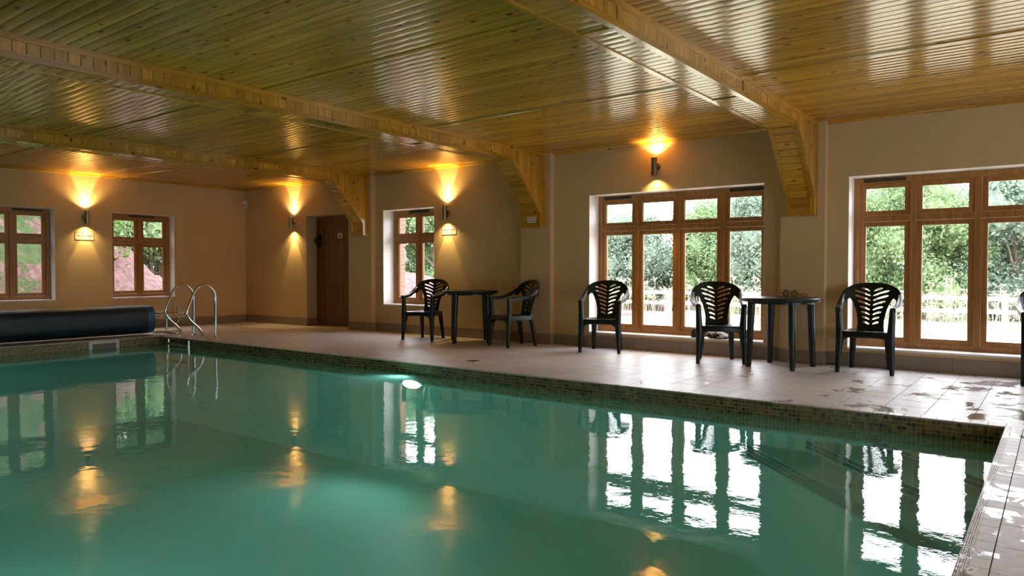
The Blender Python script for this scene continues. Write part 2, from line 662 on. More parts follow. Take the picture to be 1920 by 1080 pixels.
for (p, q), lb in zip(PIERS, PIER_LBL):
    o = tag(MB().box(p, q, PIER_Y, W + 0.001, 0, H).build('pillar', M['wall']), lb, 'pillar', kind='structure')
    MB().box(p - 0.008, q + 0.008, PIER_Y - 0.010, W - 0.0005, 0.0, 0.145).build('skirting', M['skirt'], o)

# --- skirting boards
mb = MB()
segs = [(BX, DOOR[0]), (PIERS[2][1] + .008, PIERS[1][0] - .008), (PIERS[1][1] + .008, PIERS[0][0] - .008), (PIERS[0][1] + .008, END)]
for (p, q) in segs:
    n = max(1, round((q - p) / 0.57))
    for k in range(n):
        a, b = p + (q - p) * k / n, p + (q - p) * (k + 1) / n
        mb.box(a + .001, b - .001, W - 0.012, W, 0, 0.145)
mb.box(DOOR[0], DOOR[0] + 0.012, W, 8.53, 0, 0.145)
tag(mb.build('baseboard_right', M['skirt']), 'taupe tiled skirting along the long window wall', 'skirting', kind='structure')
mb = MB()
for k in range(20):
    mb.box(BX, BX + 0.012, NEAR + 0.565 * k + .001, min(W - .012, NEAR + 0.565 * (k + 1)) - .001, 0, 0.145)
tag(mb.build('baseboard_left', M['skirt']), 'taupe tiled skirting along the short wall behind the pool cover', 'skirting', kind='structure')

# --- ceiling of tongue and groove boards
PITCH = 0.087
ceil = tag(MB().box(BX, END, NEAR, W, H + 0.008, H + 0.12).build('ceiling', M['pine_x']), 'varnished pine board ceiling with knots and cover strips', 'ceiling', kind='structure')


def plank_profile(w, t=0.016, crown=0.0009):
    h = w / 2
    return [(-h, t), (-h, 0.0045), (-h + 0.004, 0.0008), (-h * 0.45, -crown * 0.7), (0, -crown), (h * 0.45, -crown * 0.7), (h - 0.004, 0.0008), (h, 0.0045), (h, t)]


def plank_x(L_, w):
    pr = plank_profile(w)
    return MB().loft([[(-L_ / 2, y, z) for (y, z) in pr], [(L_ / 2, y, z) for (y, z) in pr]])


BAYS = [(BEAMS[0][1], END, 3.0, 8.4), (BEAMS[1][1], BEAMS[0][0], 1.8, 8.4), (BEAMS[2][1], BEAMS[1][0], 1.2, 7.0), (BX, BEAMS[2][0], 2.0, 6.0)]
nrow = int((W - NEAR) / PITCH)
rest = MB()
for (x0, x1, ya, yb) in BAYS:
    L_ = x1 - x0
    me = plank_x(L_ - 0.002, PITCH - 0.0012).mesh('plank', 32)
    for k in range(nrow + 1):
        y = W - PITCH * (k + 0.5)
        if y < NEAR:
            break
        if ya < y < yb:
            put('plank', me, M['pine_x'], ceil, ((x0 + x1) / 2, y, H - 0.0 + random.uniform(-0.0006, 0.0006)))
        else:
            pr = plank_profile(PITCH - 0.0012)
            rest.loft([[(x0 + .001, y + a, H + z) for (a, z) in pr], [(x1 - .001, y + a, H + z) for (a, z) in pr]])
o = rest.build('plank_field', M['pine_x'], ceil, smooth=32)
o['kind'] = 'stuff'
STRIPS = [3.80, 5.915, 1.69]
for (x0, x1, ya, yb) in BAYS:
    for ys in STRIPS:
        MB().prism([(ys - .02, H + .001), (ys - .016, H - .009), (ys + .012, H - .011), (ys + .02, H + .001)], x0, x1, 'x').build('cover_strip', M['pine_x'], ceil)
    MB().prism([(W - .028, H + .001), (W - .024, H - .014), (W - .0, H - .024), (W, H + .001)], x0, x1, 'x').build('cornice_bead', M['pine_x'], ceil)
MB().prism([(BX + .028, H + .001), (BX + .024, H - .014), (BX, H - .024), (BX, H + .001)], NEAR, W, 'y').build('cornice_bead', M['pine_y'], ceil)

# --- boxed beams with haunches
BEAM_LBL = ['pine boarded beam nearest the camera with a haunch beside the largest windows', 'pine boarded beam whose haunch carries the no smoking board', 'farthest pine boarded beam with its haunch beside the door']
YH, YF, ZH, ZE = 7.46, 8.085, 1.797, 1.607
fb = MB().prism([(-0.0425, -0.5), (0.0425, -0.5), (0.0425, 0.5), (-0.0425, 0.5)], 0, 0.01, 'x')
face_cache = {}


def face_board(z0, z1):
    """vertical board on the right cheek of a beam; profile across y, proud towards +x"""
    key = (round(z0, 3), round(z1, 3))
    if key not in face_cache:
        h = 0.0430
        pr = [(-0.006, -h), (0.004, -h), (0.0072, -h + .004), (0.0080, 0), (0.0072, h - .004), (0.004, h), (-0.006, h)]
        face_cache[key] = MB().loft([[(x, y, z0) for (x, y) in pr], [(x, y, z1) for (x, y) in pr]]).mesh('plank', 32)
    return face_cache[key]


def haunch_z(y):
    if y < YH:
        return ZB
    if y < YF:
        return ZB + (ZH - ZB) * (y - YH) / (YF - YH)
    return ZE


for bi, ((xl, xr), lb) in enumerate(zip(BEAMS, BEAM_LBL)):
    core = MB()
    prof = [(NEAR, H + .005), (NEAR, ZB + .01), (YH + .004, ZB + .01), (YF + .01, ZH + .01), (YF + .01, ZE + .006), (PIER_Y, ZE + .006), (PIER_Y, H + .005)]
    core.prism(prof, xl + .008, xr - .008, 'x')
    beam = tag(core.build('beam', M['pine_z']), lb, 'beam', kind='structure')
    # right cheek boards
    y = PIER_Y - 0.043
    ymin = [2.6, 0.9, 2.6][bi]
    far = MB()
    k = 0
    while y > NEAR + .05:
        ze = min(haunch_z(y - .043), haunch_z(y + .043)) if y < YF - .04 else ZE
        zlow = haunch_z(y + .043) if y < YF - 0.043 else ZE
        zt = ZB + .006 if y < YH - .05 else max(ZE, haunch_z(y) - 0.02 if y < YF else ZE)
        if y > YF - .043:
            zt = ZE
        if y > ymin:
            if y < YH - .05:
                put('plank', face_board(ZB + .004, H), M['pine_z'], beam, (xr - .006, y, 0))
            else:
                h = 0.0430
                za, zb2 = haunch_z(y - h) , haunch_z(y + h)
                if y + h > YF:
                    zb2 = ZE if y - h >= YF else ZH - 0.02
                if y - h >= YF:
                    za = ZE
                m2 = MB()
                x0, x1 = xr - .012, xr + .0015
                m2.add([(x0, y - h, za), (x1, y - h, za), (x1, y - h, H), (x0, y - h, H), (x0, y + h, zb2), (x1, y + h, zb2), (x1, y + h, H), (x0, y + h, H)],
                       [(0, 1, 2, 3), (4, 7, 6, 5), (0, 4, 5, 1), (3, 2, 6, 7), (1, 5, 6, 2), (0, 3, 7, 4)])
                m2.build('plank', M['pine_z'], beam)
        else:
            far.box(xr - .008, xr + .001, y - .043, y + .043, ZB + .004, H)
        y -= 0.0866
    o = far.build('plank_run', M['pine_z'], beam)
    o['kind'] = 'stuff'
    # underside boards, laid across
    wx = xr - xl - 0.085
    pr = plank_profile(PITCH - .0012, 0.01, 0.0006)
    ub = MB().loft([[(-wx / 2, y_, z_) for (y_, z_) in pr], [(wx / 2, y_, z_) for (y_, z_) in pr]]).mesh('plank', 32)
    y = YH - PITCH / 2
    far = MB()
    while y > NEAR + .05:
        if y > ymin:
            put('plank', ub, M['pine_x'], beam, ((xl + xr) / 2, y, ZB))
        else:
            far.box((xl + xr) / 2 - wx / 2, (xl + xr) / 2 + wx / 2, y - .043, y + .043, ZB, ZB + .01)
        y -= PITCH
    o = far.build('plank_run', M['pine_x'], beam)
    o['kind'] = 'stuff'
    # haunch boards along the slope, then two on the foot
    ln = math.hypot(YF - YH, ZH - ZB)
    ang = math.atan2(ZH - ZB, YF - YH)
    nb = 10
    sl = ln / nb
    pr = plank_profile(sl - .002, 0.01, 0.0004)
    hb = MB().loft([[(-wx / 2, y_, z_) for (y_, z_) in pr], [(wx / 2, y_, z_) for (y_, z_) in pr]]).mesh('plank', 32)
    for k in range(nb):
        t = (k + .5) / nb
        o = put('plank', hb, M['pine_x'], beam, ((xl + xr) / 2, YH + (YF - YH) * t, ZB + (ZH - ZB) * t))
        o.rotation_euler = (ang, 0, 0)
    for k in range(2):
        z1 = ZH - 0.005 - k * 0.092
        MB().box((xl + xr) / 2 - wx / 2, (xl + xr) / 2 + wx / 2, YF, YF + .012, z1 - .09, z1).build('plank', M['pine_x'], beam)
    # edge trims: along the lower edges, round the haunch, and under the ceiling
    for sx, x0, x1 in ((0, xl - .004, xl + .0425), (1, xr - .0425, xr + .007)):
        MB().box(x0, x1, NEAR, YH + .003, ZB - .008, ZB + (.036 if sx else .03)).build('edge_trim', M['pine_y'], beam)
        d = Vector((0, YF - YH, ZH - ZB)).normalized()
        nrm = Vector((0, d.z, -d.y))
        m2 = MB()
        a, b = Vector((0, YH, ZB)), Vector((0, YF, ZH))
        ring = lambda p, lo: [(x0, p.y + nrm.y * .008, p.z + nrm.z * .008), (x1, p.y + nrm.y * .008, p.z + nrm.z * .008), (x1, p.y - nrm.y * .03, p.z - nrm.z * .03), (x0, p.y - nrm.y * .03, p.z - nrm.z * .03)]
        m2.loft([ring(a, 0), ring(b, 1)])
        m2.build('edge_trim', M['pine_y'], beam)
        MB().box(x0, x1, YF - .008, YF + .03, ZE, ZH + .004).build('edge_trim', M['pine_z'], beam)
    MB().box(xl - .002, xr + .006, YF - .008, PIER_Y, ZE - .01, ZE + .004).build('edge_trim', M['pine_x'], beam)
    MB().box(xr, xr + .012, NEAR, PIER_Y, H - .045, H).build('ceiling_trim', M['pine_y'], beam)
    MB().box(xr - .002, xr + .006, PIER_Y - .04, PIER_Y, ZE, H - .04).build('edge_trim', M['pine_z'], beam)
    MB().box(xl - .012, xl, NEAR, PIER_Y, H - .03, H).build('ceiling_trim', M['pine_y'], beam)
    for ys in STRIPS[:2]:
        MB().prism([(ys - .02, ZB + .001), (ys - .016, ZB - .010), (ys + .012, ZB - .010), (ys + .02, ZB + .001)], xl + .03, xr - .03, 'x').build('cover_strip', M['pine_x'], beam)
        MB().box(xr, xr + .010, ys - .018, ys + .018, ZB + .03, H - .04).build('cover_strip', M['pine_z'], beam)

# --- deck floor: base slabs plus laid tiles
mb = MB()
for (x0, x1, y0, y1) in ((BX, END, PY1 + .004, W), (BX, PX0 - .004, NEAR, PY1), (PX1 + .004, END, NEAR, PY1), (PX0, PX1, NEAR, PY0)):
    mb.box(x0, x1, y0, y1, -0.30, -0.007)
floor = tag(mb.build('floor', M['dgrout']), 'beige tiled pool deck with wet patches along the window wall', 'floor', kind='structure')
TW, TD = 0.2865, 0.2895


def tile_mesh(w, d, name='tile'):
    e = 0.0003
    b = MB()
    b.loft([[(-w / 2, -d / 2, -.008), (w / 2, -d / 2, -.008), (w / 2, d / 2, -.008), (-w / 2, d / 2, -.008)],
            [(-w / 2, -d / 2, -.0005), (w / 2, -d / 2, -.0005), (w / 2, d / 2, -.0005), (-w / 2, d / 2, -.0005)],
            [(-w / 2 + e, -d / 2 + e, 0), (w / 2 - e, -d / 2 + e, 0), (w / 2 - e, d / 2 - e, 0), (-w / 2 + e, d / 2 - e, 0)]])
    return b


tm = tile_mesh(TW - .004, TD - .004).mesh('tile')
rest = MB()


def rest_tile(cx, cy, w, d):
    w -= .004
    d -= .004
    rest.box(cx - w / 2, cx + w / 2, cy - d / 2, cy + d / 2, -.008, 0)


nr = 9
for r in range(nr):
    y0 = 5.785 + r * TD
    d = min(TD, W - .012 - y0)
    k = 0
    while True:
        xc = -0.468 + TW * (3.5 - k)
        if xc < BX + .05:
            break
        if xc < END - .2:
            if -8.5 < xc < 0.25:
                if d < TD - .01:
                    put('tile', tile_mesh(TW - .004, d - .004).mesh('tile'), M['tile'], floor, (xc, y0 + d / 2, 0))
                else:
                    put('tile', tm, M['tile'], floor, (xc, y0 + TD / 2, 0))
            else:
                rest_tile(xc, y0 + d / 2, TW, d)
        k += 1
# deck at the near end of the pool (right of the pool edge), and the rest round the basin
for i in range(12):
    for j in range(30):
        xc, yc = -0.178 + TW * (i + .5), 5.785 - TD * (j + .5)
        if yc < NEAR or xc > END - .1:
            continue
        if i == 0 and yc > 2.2:
            put('tile', tm, M['tile'], floor, (xc, yc, 0))
        else:
            rest_tile(xc, yc, TW, TD)
for i in range(6):
    for j in range(30):
        xc, yc = PX0 - .11 - TW * (i + .5), 5.785 - TD * (j + .5)
        if xc > BX + .1 and yc > NEAR:
            rest_tile(xc, yc, TW, TD)
o = rest.build('tile_field', M['tile'], floor)
o['kind'] = 'stuff'
# coping tiles on the pool rim
CP = 0.0985
prof = [(-.020, -.012), (-.024, -.006), (-.020, 0.0), (.005, .002), (.092, .002), (.094, -.008), (.0, -.012)]
m1 = MB().loft([[(-CP / 2 + .0015, a, b) for a, b in prof], [(CP / 2 - .0015, a, b) for a, b in prof]]).mesh('coping_tile')
x = PX1 - CP / 2 + .1
rest = MB()
k = 0
while x > PX0:
    put('coping_tile', m1, M['tile'], floor, (x, PY1 + .014, 0))
    x -= CP
rp_ = [(-.002, -.012), (-.002, 0.0)]
for i in range(4):
    a = .001 + i * .0075
    rp_ += [(a, .0035), (a + .0045, .0035), (a + .0052, .0), (a + .0073, .0)]
rp_ += [(.034, .001), (.092, .001), (.092, -.012)]
m2 = MB().loft([[(a, -CP / 2 + .0015, b) for a, b in rp_], [(a, CP / 2 - .0015, b) for a, b in rp_]]).mesh('coping_tile')
y = PY1 - CP / 2
while y > PY0:
    if y > 2.4:
        put('coping_tile', m2, M['tile'], floor, (PX1, y, 0))
    else:
        rest.box(PX1, PX1 + .092, y - .048, y + .048, -.012, .001)
    y -= CP
y = PY1 - CP / 2
while y > PY0:
    rest.box(PX0 - .094, PX0 + .01, y - .048, y + .048, -.012, .002)
    y -= CP
o = rest.build('coping_field', M['tile'], floor)
o['kind'] = 'stuff'

# --- pool basin
ZF = -1.25
mb = MB()
mb.box(PX0 - .3, PX1 + .3, PY0 - .3, PY1 + .3, ZF - .15, ZF)
mb.box(PX0 - .3, PX1 + .3, PY1, PY1 + .3, ZF, -.012)
mb.box(PX0 - .3, PX1 + .3, PY0 - .3, PY0, ZF, -.012)
# the short side keeps an opening for the skimmer
SK = (4.672, 5.002, -0.185, -0.052)
mb.box(PX0 - .3, PX0, PY0, SK[0], ZF, -.012)
mb.box(PX0 - .3, PX0, SK[1], PY1, ZF, -.012)
mb.box(PX0 - .3, PX0, SK[0], SK[1], ZF, SK[2])
mb.box(PX0 - .3, PX0, SK[0], SK[1], SK[3], -.012)
mb.box(PX0 - .3, PX0 - .25, SK[0], SK[1], SK[2], SK[3])
mb.box(PX1, PX1 + .3, PY0, PY1, ZF, -.012)
basin = tag(mb.build('pool_basin', M['plaster']), 'sunken swimming pool basin with a brown mosaic waterline band', 'pool', kind='structure')
MT = 0.0298
mt = MB().add([(-.0128, .004, -.0128), (.0128, .004, -.0128), (.0128, .004, .0128), (-.0128, .004, .0128), (-.0122, 0, -.0122), (.0122, 0, -.0122), (.0122, 0, .0122), (-.0122, 0, .0122)],
              [(4, 5, 6, 7), (0, 1, 5, 4), (1, 2, 6, 5), (2, 3, 7, 6), (3, 0, 4, 7)])
mtm = bpy.data.meshes.new('mosaic_tile')
mtm.from_pydata(mt.v, [], mt.f)
NROW = 7
MB().box(PX0, PX1, PY1 - .003, PY1 + .001, -.012 - NROW * MT, -.012).build('grout_band', M['grout'], basin)
MB().box(PX0 - .001, PX0 + .003, PY0, SK[0] - .045, -.012 - NROW * MT, -.012).build('grout_band', M['grout'], basin)
MB().box(PX0 - .001, PX0 + .003, SK[1] + .045, PY1, -.012 - NROW * MT, -.012).build('grout_band', M['grout'], basin)
MB().box(PX1 - .003, PX1 + .001, PY0, PY1, -.012 - NROW * MT, -.012).build('grout_band', M['grout'], basin)
rv, rf = [], []


def tile_quad(base, rot):
    n = len(rv)
    for v in mt.v:
        p = rot @ Vector(v)
        rv.append((p.x + base[0], p.y + base[1], p.z + base[2]))
    for f in mt.f:
        rf.append(tuple(i + n for i in f))


RY = Matrix.Identity(3)
RXm = Matrix.Rotation(R(90), 3, 'Z')     # faces +x
ncol = int((PX1 - PX0) / MT)
for c in range(ncol):
    for r in range(NROW):
        x, z = PX1 - .004 - MT * (c + .5), -.012 - MT * (r + .5)
        if c < 75 and r < 4:
            put('mosaic_tile', mtm, M['mosaic'], basin, (x, PY1 - .0075, z))
        else:
            tile_quad((x, PY1 - .0075, z), RY)
ncol = int((PY1 - PY0) / MT)
for c in range(ncol):
    for r in range(NROW):
        y, z = PY1 - .004 - MT * (c + .5), -.012 - MT * (r + .5)
        if not (SK[0] - .05 < y < SK[1] + .05):
            tile_quad((PX0 + .0075, y, z), RXm)
        tile_quad((PX1 - .0075, y, z), RXm.transposed())
me = bpy.data.meshes.new('mosaic_field')
me.from_pydata(rv, [], rf)
o = put('mosaic_field', me, M['mosaic'], basin)
o['kind'] = 'stuff'
# skimmer frame
m2 = MB()
a, b_, c_, d_ = SK
m2.box(PX0 - .002, PX0 + .012, a - .045, a, c_ - .03, d_ + .035)
m2.box(PX0 - .002, PX0 + .012, b_, b_ + .045, c_ - .03, d_ + .035)
m2.box(PX0 - .002, PX0 + .012, a, b_, d_, d_ + .035)
m2.box(PX0 - .002, PX0 + .012, a, b_, c_ - .03, c_)
m2.build('skimmer_frame', M['offwhite'], basin)
# corner steps
rv, rf = [], []
for (aw, zt, zb) in ((0.78, -0.19, -0.27), (1.24, -0.265, -0.345), (1.70, -0.355, -0.45)):
    cx, cy = PX1 - .001, PY1 - .001
    MB().prism([(cx, cy), (cx - aw, cy), (cx, cy - aw)], zt - 0.20 if aw < 1.5 else ZF, zt, 'z').build('corner_step', M['plaster'], basin)
    dvec = Vector((1, -1, 0)).normalized()
    rot = Matrix.Rotation(R(-45), 3, 'Z')
    ln = aw * math.sqrt(2)
    for c in range(int(ln / MT)):
        for r in range(int((zt - zb) / MT)):
            p = Vector((cx - aw, cy, zt - .002)) + dvec * (MT * (c + .5)) + Vector((-1, -1, 0)).normalized() * .005
            tile_quad((p.x, p.y, zt - .002 - MT * (r + .5)), rot)
me = bpy.data.meshes.new('step_mosaic')
me.from_pydata(rv, [], rf)
o = put('step_mosaic', me, M['stepblue'], basin)
o['kind'] = 'stuff'
me = MB().add([(PX0 - .2, PY0, WATER), (PX1 - .0, PY0, WATER), (PX1, PY1, WATER), (PX0 - .2, PY1, WATER)], [(0, 1, 2, 3)]).mesh('pool_water')
if me.polygons[0].normal.z < 0:
    me.flip_normals()
tag(put('pool_water', me, M['water']), 'still teal green pool water mirroring the windows', 'water', kind='structure')


# ------------------------------------------------------------------ windows
def window(name, label, w, z0, z1, nl, zt, loc, rz, reveal, vents, wall_t=0.0):
    """local x along the wall (0..w), y outwards with 0 on the frame's inner face, z world height"""
    root = thing(name, label, 'window', loc, rz, kind='structure')
    fr = MB()
    D = 0.075
    s, md = 0.066, 0.058
    zb0 = z0 + 0.022
    fr.box(0, s, 0, D, zb0, z1 - .004)
    fr.box(w - s, w, 0, D, zb0, z1 - .004)
    fr.box(s, w - s, 0, D, z1 - .066, z1 - .004)
    fr.box(s, w - s, 0, D, zb0, zb0 + .052)
    fr.box(-.0, w, -.012, D + .03, zb0 - .004, zb0 + .012)
    step = w / nl
    edges = [s] + [step * k for k in range(1, nl)] + [w - s]
    for k in range(1, nl):
        fr.box(step * k - md / 2, step * k + md / 2, -.004, D, zb0 + .05, z1 - .066)
    th = 0.062
    for k in range(nl):
        xa = s if k == 0 else step * k + md / 2
        xb = w - s if k == nl - 1 else step * (k + 1) - md / 2
        fr.box(xa, xb, 0, D, zt - th / 2, zt + th / 2)
    fr.build('frame', M['oak_z'], root)
    b = 0.042
    for k in range(nl):
        xa = (s if k == 0 else step * k + md / 2) + .003
        xb = (w - s if k == nl - 1 else step * (k + 1) - md / 2) - .003
        for (za, zc) in ((zb0 + .055, zt - th / 2 - .003), (zt + th / 2 + .003, z1 - .069)):
            m = MB()
            m.box(xa, xa + b, .012, .062, za, zc)
            m.box(xb - b, xb, .012, .062, za, zc)
            m.box(xa + b, xb - b, .012, .062, za, za + b)
            m.box(xa + b, xb - b, .012, .062, zc - b, zc)
            # glazing bead
            for (p, q, r_, t_) in ((xa + b, xa + b + .008, za + b, zc - b), (xb - b - .008, xb - b, za + b, zc - b), (xa + b, xb - b, za + b, za + b + .008), (xa + b, xb - b, zc - b - .008, zc - b)):
                m.box(p, q, .026, .05, r_, t_)
            sa = m.build('sash', M['oak_z'], root)
            MB().box(xa + b, xb - b, .035, .041, za + b, zc - b).build('pane', M['glass'], sa)
    for (p, q) in vents:
        MB().box(p, q, -.014, .002, z1 - .05, z1 - .018).build('trickle_vent', M['vent'], root)
    # reveal lining and sill board, white
    m = MB()
    m.box(-.0, .003, -reveal, 0, z0, z1)
    m.box(w - .003, w, -reveal, 0, z0, z1)
    m.box(0, w, -reveal, 0, z1 - .003, z1)
    m.build('reveal', M['white'], root)
    n = max(1, round(w / 1.1))
    for k in range(n):
        MB().box(w * k / n + .0015, w * (k + 1) / n - .0015, -reveal - .004, .0, z0 - .001, z0 + .02).build('sill_board', M['white'], root)
    return root


RV = FRAME_Y - W
p, q, a, b_ = WIN[2]
window('window_2', 'small two-light oak window behind the chair and beside the wall lamp', q - p, a, b_, 2, 1.545, (p, FRAME_Y, 0), 0, RV, [(0.38, 0.82)])
p, q, a, b_ = WIN[3]
window('window_3', 'large four-light oak window under the highest wall lamp', q - p, a, b_, 4, 1.567, (p, FRAME_Y, 0), 0, RV, [(0.10, 0.50), (1.82, 2.22)])
p, q, a, b_ = WIN[4]
window('window_4', 'large four-light oak window at the near end of the long wall', q - p, a, b_, 4, 1.567, (p, FRAME_Y, 0), 0, RV, [(0.10, 0.50), (1.82, 2.22)])
p, q, a, b_ = WINL[1]
window('window_1', 'two-light oak window looking onto the grassy red bank', q - p, a, b_, 2, 1.52, (BX - .17, p, 0), PI / 2, .17, [(0.55, 0.98)])
p, q, a, b_ = WINL[5]
window('window_5', 'two-light oak window looking onto the spoil heap and tree trunks', q - p, a, b_, 2, 1.52, (BX - .17, p, 0), PI / 2, .17, [(0.36, 0.80)])
for i, (p, q, a, b_) in enumerate(ENDWIN):
    window('window_%d' % (6 + i), ['large four-light oak window in the end wall beside the camera', 'large four-light oak window in the end wall near the long wall'][i], q - p, a, b_, 4, 1.567, (END + .2, q, 0), -PI / 2, .2, [])

# ------------------------------------------------------------------ door
dr = thing('door_1', 'dark boarded wooden door set deep in the long wall', 'door', (0, 0, 0), kind='structure')
DX0, DX1, DY = -11.0, -9.82, 8.53
m = MB()
m.box(DX0, DX0 + .075, DY, DY + .09, 0, 2.0)
m.box(DX1 - .075, DX1, DY, DY + .09, 0, 2.0)
m.box(DX0 + .075, DX1 - .075, DY, DY + .09, 1.94, 2.0)
m.build('door_frame', M['door_z'], dr)
m = MB()
xa, xb = DX0 + .078, DX1 - .078
m.box(xa, xa + .10, DY + .015, DY + .06, .012, 1.937)
m.box(xb - .10, xb, DY + .015, DY + .06, .012, 1.937)
m.box(xa + .10, xb - .10, DY + .015, DY + .06, 1.80, 1.937)
m.box(xa + .10, xb - .10, DY + .015, DY + .06, .012, .20)
m.build('door_rail', M['door_z'], dr)
nbd = 6
for k in range(nbd):
    a = xa + .10 + (xb - xa - .20) * k / nbd
    b = xa + .10 + (xb - xa - .20) * (k + 1) / nbd
    MB().prism([(a + .0015, DY + .045), (a + .0015, DY + .03), (a + .006, DY + .025), (b - .006, DY + .025), (b - .0015, DY + .03), (b - .0015, DY + .045)], .20, 1.80, 'z').build('plank', M['door_z'], dr)
MB().box(DX0 + .07, DX1 - .07, DY - .02, DY + .09, 0.0, .012).build('threshold', M['steel'], dr)
MB().box(DX0 - .002, DX1 + .002, DY + .09, 8.66, 0, 2.02).build('door_backing', M['door_z'], dr)
m = MB()
m.lathe([(.0, -.075), (.05, -.07), (.062, -.045), (.055, -.01), (.05, 0.016)], (DX0 + .075, DY, 1.565), 16, 'y')
m.box(DX0 + .04, DX0 + .125, DY - .03, DY + .016, 1.46, 1.67)
m.build('door_closer', M['rubber'], dr, smooth=40)

# ================================================================== OBJECTS
# ------------------------------------------------------------------ chairs
def arc_slot(x0, z0, x1, z1, t, bend):
    """closed outline of a slanted, slightly curved slot"""
    n = 5
    up, lo = [], []
    for i in range(n + 1):
        s = i / n
        x = x0 + (x1 - x0) * s
        z = z0 + (z1 - z0) * s + bend * math.sin(PI * s)
        k = t * (0.72 + 0.28 * s) / 2
        e = 0.45 if i in (0, n) else 1.0
        up.append((x, z + k * e))
        lo.append((x, z - k * e))
    return up + lo[::-1]


def back_surface(x, z):
    s = (z - 0.40) / 0.47
    y = 0.185 + 0.115 * s + 0.02 * s * s - 1.15 * x * x * (0.35 + 0.65 * s)
    return Vector((x, y, z))


def make_backrest():
    half = [(0.128, 0.392), (0.122, 0.44), (0.123, 0.50), (0.132, 0.56), (0.148, 0.62), (0.168, 0.67), (0.188, 0.71), (0.204, 0.728), (0.222, 0.715), (0.238, 0.695), (0.275, 0.668),
            (0.284, 0.70), (0.279, 0.745), (0.262, 0.79), (0.232, 0.826), (0.19, 0.852), (0.14, 0.868), (0.075, 0.878), (0.0, 0.881)]
    outer = [(x, z) for x, z in half] + [(-x, z) for x, z in half[::-1][1:]]
    outs = [0.072, 0.080, 0.092, 0.108, 0.128, 0.155, 0.163, 0.098]
    holes = []
    for k, xo in enumerate(outs):
        zi = 0.462 + 0.0485 * k
        xi = 0.014 + (0.006 if k == 7 else 0)
        zo = zi + 0.36 * (xo - xi)
        holes.append(arc_slot(xi, zi, xo, zo, 0.022, 0.004))
        holes.append([(-x, z) for x, z in arc_slot(xi, zi, xo, zo, 0.022, 0.004)][::-1])
    verts, edges = [], []

    def loop(pts):
        n = len(verts)
        verts.extend([Vector(p) for p in pts])
        edges.extend([(n + i, n + (i + 1) % len(pts)) for i in range(len(pts))])
    loop(outer)
    for h in holes:
        loop(h)
    # spine points so that the sheet bends smoothly
    for z in (0.42, 0.5, 0.6, 0.7, 0.8, 0.85):
        verts.append(Vector((0.0, z)))
    for x in (0.2, -0.2):
        verts.append(Vector((x, 0.79)))
        verts.append(Vector((x * 1.2, 0.74)))
    vo, eo, fo, *_ = delaunay_2d_cdt(verts, edges, [], 0, 1e-5)

    def inside(p, poly):
        c = False
        n = len(poly)
        for i in range(n):
            (x1, y1), (x2, y2) = poly[i], poly[(i + 1) % n]
            if (y1 > p[1]) != (y2 > p[1]) and p[0] < (x2 - x1) * (p[1] - y1) / (y2 - y1) + x1:
                c = not c
        return c
    keep = []
    for f in fo:
        cx = sum(vo[i][0] for i in f) / len(f)
        cz = sum(vo[i][1] for i in f) / len(f)
        if inside((cx, cz), outer) and not any(inside((cx, cz), h) for h in holes):
            keep.append(tuple(f))
    P = [back_surface(v[0], v[1]) for v in vo]
    T = 0.009
    n = len(P)
    vs = [tuple(p) for p in P] + [(p.x, p.y + T, p.z - .001) for p in P]
    fs = [f for f in keep] + [tuple(i + n for i in f[::-1]) for f in keep]
    cnt = {}
    for f in keep:
        for i in range(len(f)):
            e = (f[i], f[(i + 1) % len(f)])
            cnt[e] = cnt.get(e, 0) + 1
    for (a, b) in list(cnt):
        if (b, a) not in cnt:
            fs.append((b, a, a + n, b + n))
    b = MB()
    b.v, b.f = vs, fs
    # rolled rim along the top edge
    rim = [(x, z) for x, z in outer if z > 0.665 and abs(x) > 0.245 or z > 0.82]
    rim.sort(key=lambda p: math.atan2(p[1] - 0.66, p[0]))
    path = [back_surface(x, z) + Vector((0, .005, 0)) for x, z in rim]
    b.tube(path, 0.0085, 6)
    return b


